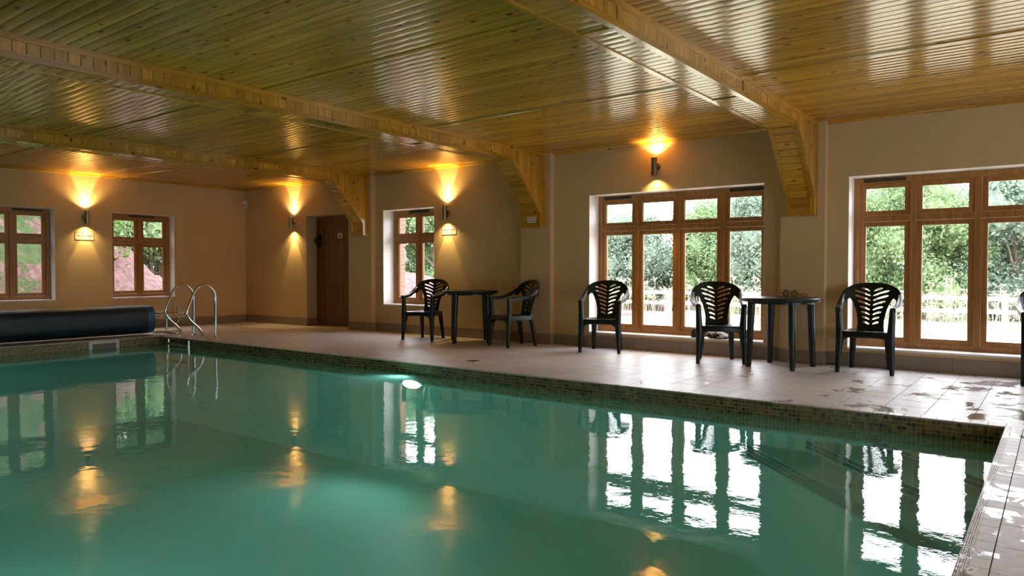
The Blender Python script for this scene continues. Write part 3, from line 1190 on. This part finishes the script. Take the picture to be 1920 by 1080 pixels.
def make_chair():
    root = thing('garden_chair', 'x', 'chair', group='dark plastic garden armchairs along the window wall')
    # seat: dished sheet with a deep apron
    m = MB()
    out = [(-.225, -.235), (-.18, -.248), (0, -.255), (.18, -.248), (.225, -.235), (.222, -.1), (.205, .08), (.185, .19), (.12, .205), (-.12, .205), (-.185, .19), (-.205, .08), (-.222, -.1)]
    ins = [(x * .80, y * .80 - .01) for x, y in out]
    m.loft([[(x, y, .352 + (.012 if abs(x) < .15 and y < 0 else 0)) for x, y in out], [(x, y, .405) for x, y in out], [(x * .985, y * .985, .412) for x, y in out],
            [(x, y, .402) for x, y in ins], [(x * .3, y * .3, .396) for x, y in ins]])
    for s in (-1, 1):
        m.prism([(s * .215, .372), (s * .215, .26), (s * .203, .305), (s * .185, .332), (s * .155, .348), (s * .10, .358), (s * .10, .372)], -.245, -.215, 'y')
        m.prism([(-.20, .365), (-.20, .28), (-.18, .325), (-.14, .35), (-.06, .358), (-.06, .368)], s * .205 - .012, s * .205 + .012, 'x')
    m.build('seat', M['black'], root, smooth=40)
    make_backrest().build('backrest', M['black'], root, smooth=35)
    for s in (-1, 1):
        MB().rects([(0, s * .243, -.238, .038, .042), (.02, s * .243, -.237, .041, .044), (.30, s * .229, -.222, .068, .060), (.38, s * .227, -.218, .074, .064), (.44, s * .231, -.216, .066, .056), (.645, s * .241, -.216, .050, .050)]).build('leg', M['black'], root, smooth=50)
        MB().rects([(0, s * .178, .232, .042, .038), (.30, s * .160, .185, .062, .056), (.39, s * .155, .165, .07, .06)]).build('leg', M['black'], root, smooth=50)
        # armrest: ribbon from the front post back into the hoop of the backrest
        path = [(.243, -.243, .642), (.248, -.16, .650), (.257, -.07, .656), (.265, .02, .674), (.270, .10, .704), (.268, .165, .738), (.262, .205, .765)]
        wid = [.050, .054, .058, .056, .050, .042, .034]
        rings = []
        for i, (px, py, pz) in enumerate(path):
            a, b = Vector(path[max(i - 1, 0)]), Vector(path[min(i + 1, len(path) - 1)])
            t = (b - a).normalized()
            nrm = Vector((0, -t.z, t.y))
            h = wid[i] / 2
            c = Vector((s * px, py, pz))
            ex = Vector((1, 0, 0))
            dp = .034
            rings.append([c - ex * h - nrm * dp, c - ex * h * .95 + nrm * .002, c - ex * h * .5 + nrm * .009, c + ex * h * .5 + nrm * .009, c + ex * h * .95 + nrm * .002, c + ex * h - nrm * dp, c + ex * h * .78 - nrm * dp, c - ex * h * .78 - nrm * dp])
        MB().loft(rings).build('armrest', M['black'], root, smooth=40)
    return root


chair = make_chair()
# (x, y, heading): heading turns the chair from facing -y
CH = [(-7.50, 7.775, R(14.8), 'dark plastic armchair in front of the small window, partly hidden by the table top'),
      (-5.865, 7.79, R(-22), 'dark plastic armchair turned towards the table beside the wall pier'),
      (-4.576, 7.945, R(18), 'dark plastic armchair standing alone at the left end of the four-light window'),
      (-3.035, 7.82, R(28), 'dark plastic armchair against the four-light window with cloth on the sill behind it'),
      (-1.541, 7.965, R(4), 'dark plastic armchair alone between the round table and the picture edge'),
      (-0.02, 8.0, R(3), 'dark plastic armchair cut off by the picture edge')]
for i, (x, y, a, lb) in enumerate(CH):
    if i == 0:
        chair.location = (x, y, 0)
        chair.rotation_euler = (0, 0, a)
        chair['label'] = lb
    else:
        dup(chair, (x, y, 0), a, lb)


# ------------------------------------------------------------------ tables
def make_table(label, loc, rz):
    t = thing('garden_table', label, 'table', loc, rz, group='round dark plastic garden tables')
    MB().lathe([(.0, .700), (.363, .700), (.370, .690), (.393, .690), (.400, .700), (.400, .722), (.392, .731), (.37, .732), (.05, .730), (.0, .730)], n=48).build('table_top', M['black'], t, smooth=40)
    for k in range(4):
        a = PI / 4 + k * PI / 2
        cx, cy = math.cos(a), math.sin(a)
        m = MB()
        prof = [(0.0, .337, .026), (.02, .336, .029), (.35, .322, .034), (.70, .308, .040)]
        m.loft([[(cx * r + w * math.cos(2 * PI * j / 10), cy * r + w * math.sin(2 * PI * j / 10), z) for j in range(10)] for (z, r, w) in prof])
        m.build('leg', M['black'], t, smooth=40)
    m = MB()
    m.lathe([(.318, .668), (.330, .668), (.330, .701), (.318, .701)], n=40, caps=False)
    m.f += [(i, (i + 1) % 40, (i + 1) % 40 + 120, i + 120) for i in range(40)]
    m.build('apron', M['black'], t, smooth=40)
    return t


make_table('round dark plastic table between two armchairs in front of the plain wall', (-6.70, 7.865, 0), R(44))
make_table('round dark plastic table with goggles on top, in front of the wall pier', (-2.345, 7.79, 0), R(-9))


# ------------------------------------------------------------------ wall lamps
def lamp(label, loc, rz):
    t = thing('wall_lamp', label, 'lamp', loc, rz, group='cylindrical up and down wall lamps')
    # local: wall at y = 0, lamp stands out towards -y
    o = -0.082
    m = MB()
    m.lathe([(.034, -.11), (.036, -.108), (.036, .108), (.034, .11), (.031, .11), (.031, .085), (.0, .085)], (0, o, 0), 24)
    body = m.build('body', M['brushed'], t, smooth=40)
    MB().lathe([(.0, -.086), (.031, -.086), (.031, -.11), (.034, -.11)], (0, o, 0), 24).build('lower_rim', M['brushed'], t, smooth=40)
    m = MB()
    m.lathe([(.0, -.03), (.042, -.026), (.048, -.012), (.048, 0.0)], (0, 0, 0), 20, 'y')
    m.tube([(0, -.02, 0), (0, o + .03, 0)], .016, 10)
    m.build('mount', M['brushed'], t, smooth=40)
    for s, nm in ((1, 'upper_glass'), (-1, 'lower_glass')):
        MB().lathe([(.0, s * .1075), (.029, s * .1075), (.029, s * .102), (.0, s * .102)], (0, o, 0), 20).build(nm, M['lampglass'], t)
        for k, (ang, blend, pw) in enumerate(((50, 0.25, LAMP_W if s > 0 else LAMP_W * .40), (130, 0.8, LAMP_W * (0.5 if s > 0 else .26)))):
            ld = bpy.data.lights.new('lamp_beam', 'SPOT')
            ld.energy = pw
            ld.color = (1.0, 0.68, 0.27)
            ld.spot_size = R(ang)
            ld.spot_blend = blend
            ld.shadow_soft_size = 0.018
            lo = bpy.data.objects.new('lamp_beam', ld)
            C.objects.link(lo)
            lo.parent = t
            lo.location = (0, o, s * .118)
            lo.rotation_euler = (PI if s > 0 else 0, 0, 0)
    return t


LAMP_W = 60.0
lamp('steel up and down lamp on the short wall between two windows', (BX, 5.332, 1.897), PI / 2)
lamp('steel up and down lamp to the left of the door', (-11.353, W, 1.895), 0)
lamp('steel up and down lamp beside the small window above a warning board', (-7.522, W, 1.90), 0)
lamp('steel up and down lamp above the four-light window, highest of all', (-4.026, W, 2.300), 0)


# ------------------------------------------------------------------ signs
def sign_plate(name, label, w, h, loc, rz, lines, bars, border):
    t = thing(name, label, 'sign', loc, rz)
    MB().box(-w / 2, w / 2, -.004, 0, -h / 2, h / 2).build('board', M['signw'], t)
    if border:
        e = .004
        m = MB()
        for (a, b, c, d) in ((-w / 2, w / 2, h / 2 - e, h / 2), (-w / 2, w / 2, -h / 2, -h / 2 + e), (-w / 2, -w / 2 + e, -h / 2, h / 2), (w / 2 - e, w / 2, -h / 2, h / 2)):
            m.box(a, b, -.0055, -.003, c, d)
        m.build('border', M['signk'], t)
    for (txt, size, z, mat) in lines:
        o = put('lettering', text_mesh(txt, size), None, t, (0, -.0048, z))
        o.data.materials.clear()
        o.data.materials.append(M[mat])
    for (x0, x1, z, hh, mat) in bars:
        MB().box(x0, x1, -.0052, -.0035, z - hh / 2, z + hh / 2).build('print_line', M[mat], t)
    return t


WARN = [('WARNING', .058, .042, 'signr')]
wb = [(-.125, -.075, .004, .014, 'signr'), (-.06, .02, .004, .012, 'signr'), (.035, .125, .004, .014, 'signr'), (-.10, .09, -.022, .009, 'signk'), (-.075, .08, -.042, .009, 'signk')]
sign_plate('warning_sign', 'white board with red lettering under the lamp on the short wall', .292, .135, (BX, 5.322, 1.588), PI / 2, WARN, wb, True)
sign_plate('warning_sign', 'white board with red lettering under the lamp beside the small window', .292, .14, (-7.497, W, 1.634), 0, WARN, wb, True)
sign_plate('no_smoking_sign', 'small white no smoking board on the foot of the pine haunch', .15, .085, (-5.785, YF - .0, 1.705), 0, [('NO', .036, .019, 'signr'), ('SMOKING', .032, -.018, 'signr')], [], False)
sign_plate('door_sign', 'small white and red plate on the dark door', .125, .095, (-10.36, DY + .024, 1.643), 0, [], [(-.03, .03, .018, .02, 'signr'), (-.042, .042, -.016, .02, 'signr')], False)

# ------------------------------------------------------------------ detector in the corner
t = thing('alarm_detector', 'small white motion detector high in the wall corner', 'detector', (BX + .035, W - .035, 2.325), R(45))
m = MB()
m.rects([(-.075, 0, 0, .06, .045), (-.05, 0, -.005, .085, .06), (.03, 0, -.005, .09, .065), (.075, 0, 0, .075, .05)])
m.build('housing', M['offwhite'], t, smooth=40)
MB().lathe([(.0, -.02), (.026, -.016), (.03, 0.0)], (0, -.038, -.03), 14, 'y').build('sensor_lens', M['grey'], t, smooth=40)

# ------------------------------------------------------------------ pool cover reel
rl = thing('pool_cover_reel', 'dark blue pool cover wound on its reel behind the pool', 'pool cover', (-11.56, 0, 0))
RC = .245
m = MB()
rings = []
y0, y1 = 0.6, 5.70


def roll_ring(y, s):
    n = 40
    out = []
    for k in range(n):
        a = 2 * PI * k / n
        r = .222 * s
        ca, sa = math.cos(a), math.sin(a)
        # slightly slumped roll: squarer than a circle
        e = 1.0 / (abs(ca) ** 3.0 + abs(sa) ** 3.0) ** (1 / 3.0)
        out.append((r * e * ca * 1.03, y, RC + r * e * sa * 1.0))
    return out


for (y, s) in ((y0, .9), (y0 + .05, 1.0), (2.0, 1.0), (2.05, .993), (4.0, 1.0), (y1 - .13, 1.0), (y1 - .12, .995)):
    rings.append(roll_ring(y, s))
m.loft(rings)
m.build('cover_roll', M['blue'], rl, smooth=60)
m = MB()
m.loft([roll_ring(y1 - .12, .992), roll_ring(y1 - .03, .985), roll_ring(y1 - .005, .955), roll_ring(y1, .88), roll_ring(y1 - .004, .5), roll_ring(y1 - .01, .15)])
m.build('cover_edge', M['bluee'], rl, smooth=50)
MB().tube([(0, y1 - .05, .30), (0, 6.16, .30)], .032, 14).build('shaft', M['steel'], rl, smooth=40)
MB().box(-.03, .03, y1 + .005, y1 + .25, .335, .365).build('bearing_bar', M['offwhite'], rl)
m = MB()
m.tube([(0.0, 5.98, .02), (0.0, 5.98, .42)], .018, 10)
m.tube([(-.30, 5.98, .022), (.30, 5.98, .022)], .020, 10)
m.tube([(0, 5.75, .022), (0, 6.16, .022)], .016, 8)
for s in (-.30, .30):
    m.lathe([(.0, 0), (.03, 0), (.03, .03), (.0, .035)], (s, 5.98, 0), 12)
m.build('stand', M['steel'], rl, smooth=40)
m = MB()
ring = [(.175 * math.cos(2 * PI * k / 28), 6.12, .32 + .175 * math.sin(2 * PI * k / 28)) for k in range(29)]
m.tube(ring, .011, 8, caps=False)
for k in range(3):
    a = R(90) + k * 2 * PI / 3
    m.tube([(0, 6.12, .32), (.17 * math.cos(a), 6.12, .32 + .17 * math.sin(a))], .008, 6)
m.tube([(.12, 6.12, .33), (.12, 6.21, .33)], .012, 8)
m.build('hand_wheel', M['offwhite'], rl, smooth=40)

# ------------------------------------------------------------------ pool ladder
lad = thing('pool_ladder', 'polished steel pool ladder with two curved handrails at the far corner', 'ladder', (0, 0, 0))


def smooth_path(pts, n=8):
    P = [Vector(p) for p in pts]
    P = [P[0] * 2 - P[1]] + P + [P[-1] * 2 - P[-2]]
    out = []
    for i in range(1, len(P) - 2):
        for k in range(n):
            t = k / n
            a, b, c, d = P[i - 1], P[i], P[i + 1], P[i + 2]
            out.append(0.5 * ((2 * b) + (c - a) * t + (2 * a - 5 * b + 4 * c - d) * t * t + (3 * b - a - 3 * c + d) * t ** 3))
    out.append(P[-2])
    return out


for x in (-10.82, -10.20):
    pts = [(x, 6.035, 0), (x, 6.035, .3), (x, 6.032, .58), (x, 5.995, .71), (x, 5.90, .785), (x, 5.80, .785), (x, 5.715, .72), (x, 5.64, .56), (x, 5.585, .42), (x, 5.59, .345), (x, 5.65, .26), (x, 5.76, .16), (x, 5.815, .08), (x, 5.825, 0.0)]
    MB().tube(smooth_path(pts, 6), .0215, 12).build('handrail', M['steel'], lad, smooth=60)
    for yy in (6.035, 5.825):
        MB().lathe([(.0, .012), (.03, .012), (.042, .004), (.042, 0.0), (.0, 0.0)], (x, yy, 0), 18).build('flange', M['steel'], lad, smooth=40)
for z in (-.095, -.36):
    tr = MB().box(-10.80, -10.22, PY1 - .10, PY1 - .008, z - .012, z + .012).build('tread', M['steel'], lad)
    MB().box(-10.77, -10.25, PY1 - .095, PY1 - .02, z + .012, z + .018).build('tread_grip', M['rubber'], tr)
for x in (-10.80, -10.22):
    MB().tube([(x, PY1 - .05, -.02), (x, PY1 - .05, -.62)], .02, 10).build('tread_rail', M['steel'], lad, smooth=40)

# ------------------------------------------------------------------ underwater lights
def pool_light(label, loc, rz, power):
    t = thing('pool_light', label, 'pool light', loc, rz, group='underwater pool lights')

    def oval(rx, rz_, y, n=32):
        return [(rx * math.cos(2 * PI * k / n), y, rz_ * math.sin(2 * PI * k / n)) for k in range(n)]
    MB().loft([oval(.165, .056, .0), oval(.165, .056, -.018), oval(.15, .046, -.024), oval(.14, .040, -.016), oval(.14, .040, 0)]).build('bezel', M['steel'], t, smooth=40)
    MB().loft([oval(.139, .039, .0), oval(.139, .039, -.014), oval(.09, .026, -.022), oval(.02, .006, -.025)]).build('glass', M['poolglass'], t, smooth=40)
    ld = bpy.data.lights.new('pool_beam', 'SPOT')
    ld.energy = power
    ld.color = (0.82, 1.0, 0.97)
    ld.spot_size = R(160)
    ld.spot_blend = 0.8
    ld.shadow_soft_size = 0.05
    lo = bpy.data.objects.new('pool_beam', ld)
    C.objects.link(lo)
    lo.parent = t
    lo.location = (0, -.09, 0)
    lo.rotation_euler = (R(-88), 0, 0)


pool_light('flat oval underwater light glowing in the long pool wall', (-5.66, PY1 - .009, -0.232), 0, 60)
for x in (-9.0, -5.6, -2.2):  # added lights on the unseen near pool wall, only to brighten the water
    pool_light('unseen flat oval light added in the near pool wall to brighten the water', (x, PY0 + .009, -0.5), PI, 52)

# ------------------------------------------------------------------ goggles on the table
t = thing('swim_goggles', 'dark swimming goggles with a red strap on the round table', 'goggles', (-2.27, 7.85, .7325), R(20))
for s in (-1, 1):
    e = MB()
    e.lathe([(.034, .0), (.036, .012), (.030, .026), (.0, .028)], (s * .042, 0, 0.038), 16, 'y')
    lens = e.build('eye_cup', M['rubber'], t, smooth=40)
    MB().lathe([(.0, -.004), (.028, -.003), (.031, .004)], (s * .042, 0, .038), 16, 'y').build('lens', M['lens'], lens, smooth=40)
MB().tube([(-.012, .005, .042), (0, .003, .047), (.012, .005, .042)], .005, 6).build('nose_bridge', M['rubber'], t)
MB().tube(smooth_path([(-.075, .01, .04), (-.11, .04, .06), (-.07, .075, .075), (0, .09, .066), (.06, .08, .045), (.11, .06, .03), (.15, .03, .035), (.17, .0, .02), (.13, -.01, .012), (.075, .01, .036)], 5), .005, 6).build('strap', M['redrub'], t, smooth=60)


# ------------------------------------------------------------------ things on the window sill
def blob(name, mat, label, cat, loc, sx, sy, sz, seed, amp, sub=4, parent=None):
    bm = bmesh.new()
    bmesh.ops.create_icosphere(bm, subdivisions=sub, radius=1.0)
    for v in bm.verts:
        n = mnoise.noise(v.co * 1.7 + Vector((seed, 0, 0))) * amp + mnoise.noise(v.co * 4.5 + Vector((0, seed, 0))) * amp * .45
        v.co *= 1 + n
        v.co.z = max(v.co.z, -.62)
        v.co = Vector((v.co.x * sx, v.co.y * sy, (v.co.z + .62) * sz / 1.5))
    me = bpy.data.meshes.new(name)
    bm.to_mesh(me)
    bm.free()
    me.shade_smooth()
    o = put(name, me, mat, parent, loc)
    if label:
        tag(o, label, cat)
    return o


SZ = 0.2005
blob('sill_bag', M['cloth_b'], 'small rounded black bag on the window sill behind the armchair', 'bag', (-3.555, 8.41, SZ), .062, .06, .10, 3, .18)
tw = thing('crumpled_clothes', 'crumpled black and white clothing heaped on the window sill', 'clothing', (-3.27, 8.42, SZ))
blob('dark_fold', M['cloth_b'], None, None, (0.0, 0, 0), .125, .07, .075, 11, .45, parent=tw)
blob('white_fold', M['cloth_w'], None, None, (.045, -.035, .012), .085, .04, .055, 23, .55, parent=tw)
blob('white_fold', M['cloth_w'], None, None, (-.05, -.03, .045), .045, .03, .045, 31, .6, parent=tw)

# ------------------------------------------------------------------ floor drain, slot grille
t = thing('floor_drain', 'small square steel drain grate in the deck tiles', 'drain', (-5.24, 6.20, 0.0))
MB().box(-.07, .07, -.07, .07, -.004, .0015).build('drain_plate', M['steel'], t)
for k in range(5):
    MB().box(-.05, .05, -.046 + k * .021, -.036 + k * .021, .001, .0022).build('slot', M['vent'], t)
t = thing('slot_grille', 'long narrow metal grille in the floor below the near window', 'grille', (-0.91, 8.175, 0.0))
MB().box(-.235, .235, -.03, .03, -.004, .002).build('grille_frame', M['grey'], t)
for k in range(22):
    MB().box(-.225 + k * .0208, -.225 + k * .0208 + .010, -.022, .022, .0015, .0035).build('bar', M['brushed'], t)

# ================================================================== OUTSIDE
def fbm(x, y, s=0):
    return mnoise.noise(Vector((x, y, s))) * .6 + mnoise.noise(Vector((x * 2.3, y * 2.3, s + 5))) * .3 + mnoise.noise(Vector((x * 5.1, y * 5.1, s + 9))) * .16


# field beyond the long wall
gx, gy = [-40 + i * 1.0 for i in range(81)], [8.8 + j * 0.8 for j in range(60)]
vs, fs = [], []
for y in gy:
    for x in gx:
        z = -0.12 - 0.43 * min(1, max(0, (y - 9.2) / 6.0)) + .03 * fbm(x * .7, y * .7)
        if x < -13:
            k = min(1, (-13 - x) / 4)
            z += k * (.55 + 1.15 * math.exp(-((x + 18.5) ** 2 + (y - 15.5) ** 2) / 22.0) + .12 * fbm(x, y, 3))
        vs.append((x, y, z))
for j in range(len(gy) - 1):
    for i in range(len(gx) - 1):
        a = j * len(gx) + i
        fs.append((a, a + 1, a + 1 + len(gx), a + len(gx)))
b = MB()
b.v, b.f = vs, fs
cut = [f for f in fs if vs[f[0]][0] < -12.5]
b.f = [f for f in fs if vs[f[0]][0] >= -12.5]
tag(b.build('ground_field', M['field'], smooth=60), 'pale dry ground between the building and the fence', 'ground', kind='structure')
b.f = cut
tag(b.build('ground_soil', M['bank'], smooth=60), 'low mound of bare red soil outside the small window', 'ground', kind='structure')
# earth bank beyond the short wall
gx, gy = [-44 + i * 0.3 for i in range(103)], [-10 + j * 0.22 for j in range(140)]
vs, fs = [], []
for y in gy:
    for x in gx:
        s = ((9.3 - y) + .10 * (-18 - x)) * .95
        h = .05 + math.log1p(math.exp(min(20, s * 2.2))) / 2.2
        h = 5.5 * (1 - math.exp(-h / 5.5)) * 1.25
        k = min(1, max(0, (-13.9 - x) / 2.6))
        z = -.15 + k * k * (3 - 2 * k) * (h + .45 * fbm(x * .8, y * .8, 1) * min(1, h) + .14 * fbm(x * 3, y * 3, 2))
        vs.append((x, y, z))
for j in range(len(gy) - 1):
    for i in range(len(gx) - 1):
        a = j * len(gx) + i
        fs.append((a, a + 1, a + 1 + len(gx), a + len(gx)))
b = MB()
b.v, b.f = vs, fs


def bank_z(x, y):
    i = min(len(gx) - 2, max(0, int((x - gx[0]) / 0.3)))
    j = min(len(gy) - 2, max(0, int((y - gy[0]) / 0.22)))
    return vs[j * len(gx) + i][2]


bank = tag(b.build('earth_bank', M['bank'], smooth=60), 'red earth bank and spoil heap with patches of grass outside the short wall', 'earth bank', kind='structure')
# weeds on the bank
b = MB()
rnd = random.Random(5)
for _ in range(1300):
    x, y = rnd.uniform(-22, -15.2), rnd.uniform(1.5, 7.4)
    if mnoise.noise(Vector((x * .8, y * .8, 4))) < -.02:
        continue
    z = bank_z(x, y)
    for k in range(10):
        a, l_ = rnd.uniform(0, 2 * PI), rnd.uniform(.05, .12)
        c = Vector((x + rnd.gauss(0, .12), y + rnd.gauss(0, .12), z + rnd.uniform(.0, .28)))
        d = Vector((math.cos(a), math.sin(a), rnd.uniform(-.3, .8))).normalized()
        s_ = d.cross(Vector((rnd.gauss(0, 1), rnd.gauss(0, 1), 1))).normalized() * l_ * .32
        b.add([c - d * l_ * .5, c + s_, c + d * l_ * .5, c - s_], [(0, 1, 2, 3)])
me = bpy.data.meshes.new('bank_weeds')
me.from_pydata(b.v, [], b.f)
tag(put('bank_weeds', me, M['leafC']), 'bright green weeds growing over the red bank', 'weeds', kind='stuff')


def tree(label, x, y, z, h, wd, mat, seed, trunk_h, group, nleaf=6500, trunks=1, leafs=.20):
    rr = random.Random(seed)
    t = thing('tree', label, 'tree', (x, y, z), group=group)
    m = MB()
    for k in range(trunks):
        ox, oy = (rr.uniform(-.6, .6), rr.uniform(-.6, .6)) if trunks > 1 else (0, 0)
        lx, ly = rr.uniform(-.7, .7), rr.uniform(-.5, .5)
        pth = [(ox + lx * s_ * s_ + rr.uniform(-.05, .05), oy + ly * s_, (h * .8) * s_ - (.3 if s_ == 0 else 0)) for s_ in [0, .15, .3, .45, .6, .8, 1]]
        r0 = .026 * h ** .7
        m.tube(pth, [r0 * (1 - .8 * s_) for s_ in [0, .15, .3, .45, .6, .8, 1]], 9)
        for q in range(4):
            i = rr.randint(2, 5)
            p0 = Vector(pth[i])
            a = rr.uniform(0, 2 * PI)
            m.tube([p0, p0 + Vector((math.cos(a) * .5, math.sin(a) * .5, .5)), p0 + Vector((math.cos(a) * 1.1, math.sin(a) * 1.1, 1.3))], [.06, .045, .02], 6)
    m.build('trunk', M['bark'], t, smooth=50)
    blobs = []
    nb = 26
    for k in range(nb):
        zc = rr.uniform(trunk_h, h * .9)
        s_ = (zc - trunk_h) / max(.1, h - trunk_h)
        env = math.sqrt(max(.05, 1 - (1.75 * s_ - .72) ** 2)) * .8
        a = rr.uniform(0, 2 * PI)
        q = math.sqrt(rr.random()) * wd / 2 * env
        blobs.append((Vector((math.cos(a) * q, math.sin(a) * q, zc)), rr.uniform(.14, .24) * wd))
    vs_, fs_ = [], []
    for (c, r_) in blobs:            # dense inner foliage of each bough, ragged
        bm = bmesh.new()
        bmesh.ops.create_icosphere(bm, subdivisions=3, radius=1.0)
        n0 = len(vs_)
        for v in bm.verts:
            q = 0.50 * r_ * (1 + .35 * mnoise.noise(v.co * 3.1 + c) + .25 * mnoise.noise(v.co * 7.0 + c))
            p = c + v.co * q
            vs_.append((p.x, p.y, max(.05, p.z)))
        for f in bm.faces:           # loose facets, each its own shade of green
            ids = [v.index for v in f.verts]
            n1 = len(vs_)
            vs_ += [vs_[n0 + i] for i in ids]
            fs_.append((n1, n1 + 1, n1 + 2))
        bm.free()
    for k in range(nleaf):
        c, r_ = blobs[rr.randrange(nb)]
        d = Vector((rr.gauss(0, 1), rr.gauss(0, 1), rr.gauss(0, 1) + .25)).normalized()
        p = c + d * r_ * (rr.uniform(.62, 1.06)) * Vector((1, 1, .8)).length / 1.62
        if p.z < .05:
            continue
        n_ = (d + Vector((rr.gauss(0, .5), rr.gauss(0, .5), rr.gauss(0, .5)))).normalized()
        u = n_.orthogonal().normalized()
        u = (Matrix.Rotation(rr.uniform(0, 2 * PI), 3, n_) @ u)
        v = n_.cross(u)
        l_ = leafs * rr.uniform(.6, 1.2)
        n0 = len(vs_)
        vs_ += [tuple(p - u * l_ * .5), tuple(p + v * l_ * .3 + n_ * .02), tuple(p + u * l_ * .5), tuple(p - v * l_ * .3 + n_ * .02)]
        fs_.append((n0, n0 + 1, n0 + 2, n0 + 3))
    me = bpy.data.meshes.new('crown')
    me.from_pydata(vs_, [], fs_)
    put('crown', me, M[mat], t)
    return t


G1 = 'trees beyond the fence'
ORD = ['first', 'second', 'third', 'fourth', 'fifth', 'sixth', 'seventh', 'eighth', 'ninth']
specs = [(-19.5, 27.0, 4.0, 4.4, 'leafB'), (-16.3, 28.4, 3.9, 4.2, 'leafB'), (-13.6, 26.6, 3.3, 4.0, 'leafB'), (-10.9, 28.0, 3.8, 4.2, 'leafA'), (-8.4, 26.8, 4.1, 4.2, 'leafB'),
         (-5.9, 27.6, 3.7, 4.0, 'leafA'), (-3.5, 26.6, 4.2, 4.2, 'leafA'), (-1.0, 27.6, 4.3, 4.4, 'leafB'), (1.8, 26.8, 4.2, 4.4, 'leafA'),
         (-12.2, 32.5, 4.3, 4.6, 'leafB'), (-4.6, 32.5, 4.9, 4.6, 'leafB'), (0.5, 32.5, 5.2, 4.6, 'leafA')]
for i, (x, y, h, wd_, mt_) in enumerate(specs):
    L1 = ('bushy %s green tree beyond the fence, %s of the front row from the left' % ('pale' if mt_ == 'leafB' else 'bright', ORD[i])) if y < 30 else ('taller hazy tree behind the front row, %s of three from the left' % ORD[i - 9])
    tree(L1, x, y, -.6, h * 1.14, wd_, mt_, 100 + i, .35, G1, nleaf=17000, leafs=.125)
G2 = 'trees behind the spoil heap'
for i, (x, y, h, wd_, th) in enumerate([(-22.6, 11.3, 7.0, 4.2, 1.5), (-23.8, 12.3, 7.5, 4.2, 1.2), (-26.0, 10.6, 8.5, 5.2, .5), (-27.0, 13.6, 8.5, 5.0, .8), (-25.0, 8.6, 9.5, 5.0, 2.5), (-24.4, 14.6, 7.5, 4.6, .8)]):
    L2 = ['tall tree with several bare leaning trunks directly behind the spoil heap', 'tall tree with a clump of trunks at the right edge of the short wall window', 'dense leafy tree farther back behind the spoil heap', 'dense leafy tree farthest back to the right of the spoil heap', 'tall tree rising behind the crest of the spoil heap', 'lower leafy tree right of the clump of trunks'][i]
    tree(L2, x, y, .3, h, wd_, 'leafA', 200 + i, th, G2, nleaf=13000, leafs=.14, trunks=3 if i < 2 else 1)
G3 = 'trees seen through the small window'
for i, (x, y, h, wd_) in enumerate([(-20.3, 21.6, 5.2, 4.2), (-23.5, 22.0, 6.5, 5.0), (-26.5, 20.5, 6.8, 5.0), (-22.0, 26, 6.0, 5.0)]):
    L3 = ['leafy green tree at the right edge of the small window by the lamp', 'leafy green tree in the middle of the small window by the lamp', 'leafy green tree at the left edge of the small window by the lamp', 'leafy green tree farthest back in the small window by the lamp'][i]
    tree(L3, x, y, -.1, h, wd_, 'leafA', 300 + i, .3, G3, nleaf=14000, leafs=.13)

# post and rail fence
FY, FZ = 20.4, -.56
fc = thing('timber_fence', 'weathered post and three rail timber fence across the field', 'fence', (0, FY, FZ))
xs = [-1.03 + 2.83 * k for k in range(-6, 3)]
pm = MB().box(-.065, .065, -.055, .055, -.2, 1.0).mesh('post')
rm = MB().box(-1.415, 1.415, -.022, .022, -.048, .048).mesh('rail')
for x in xs:
    put('post', pm, M['fence'], fc, (x, 0.07, 0))
    for z in (.91, .60, .27):
        put('rail', rm, M['fence'], fc, (x + 1.415, 0, z))
# dry weeds beyond the fence
b = MB()
rnd = random.Random(9)
for k in range(420):
    x, y = rnd.uniform(-13, 3), FY + rnd.uniform(.5, 2.2)
    h = rnd.uniform(.8, 1.4) if rnd.random() < .2 else rnd.uniform(.5, 1.05)
    lx = rnd.uniform(-.12, .12)
    b.tube([(x, y, -.6), (x + lx * .4, y, -.6 + h * .5), (x + lx, y, -.6 + h)], .007, 4)
    for q in range(rnd.randint(5, 9)):
        a = rnd.uniform(0, 2 * PI)
        r_ = rnd.uniform(.03, .13)
        p = Vector((x + lx, y, -.6 + h))
        e = p + Vector((math.cos(a) * r_, math.sin(a) * r_, rnd.uniform(.02, .10)))
        b.tube([p - Vector((0, 0, .05)), e], .004, 3)
        b.box(e.x - .022, e.x + .022, e.y - .022, e.y + .022, e.z - .008, e.z + .012)
me = bpy.data.meshes.new('dry_weeds')
me.from_pydata(b.v, [], b.f)
tag(put('dry_weeds', me, M['weed']), 'dry seed heads of tall weeds along the fence', 'weeds', kind='stuff')
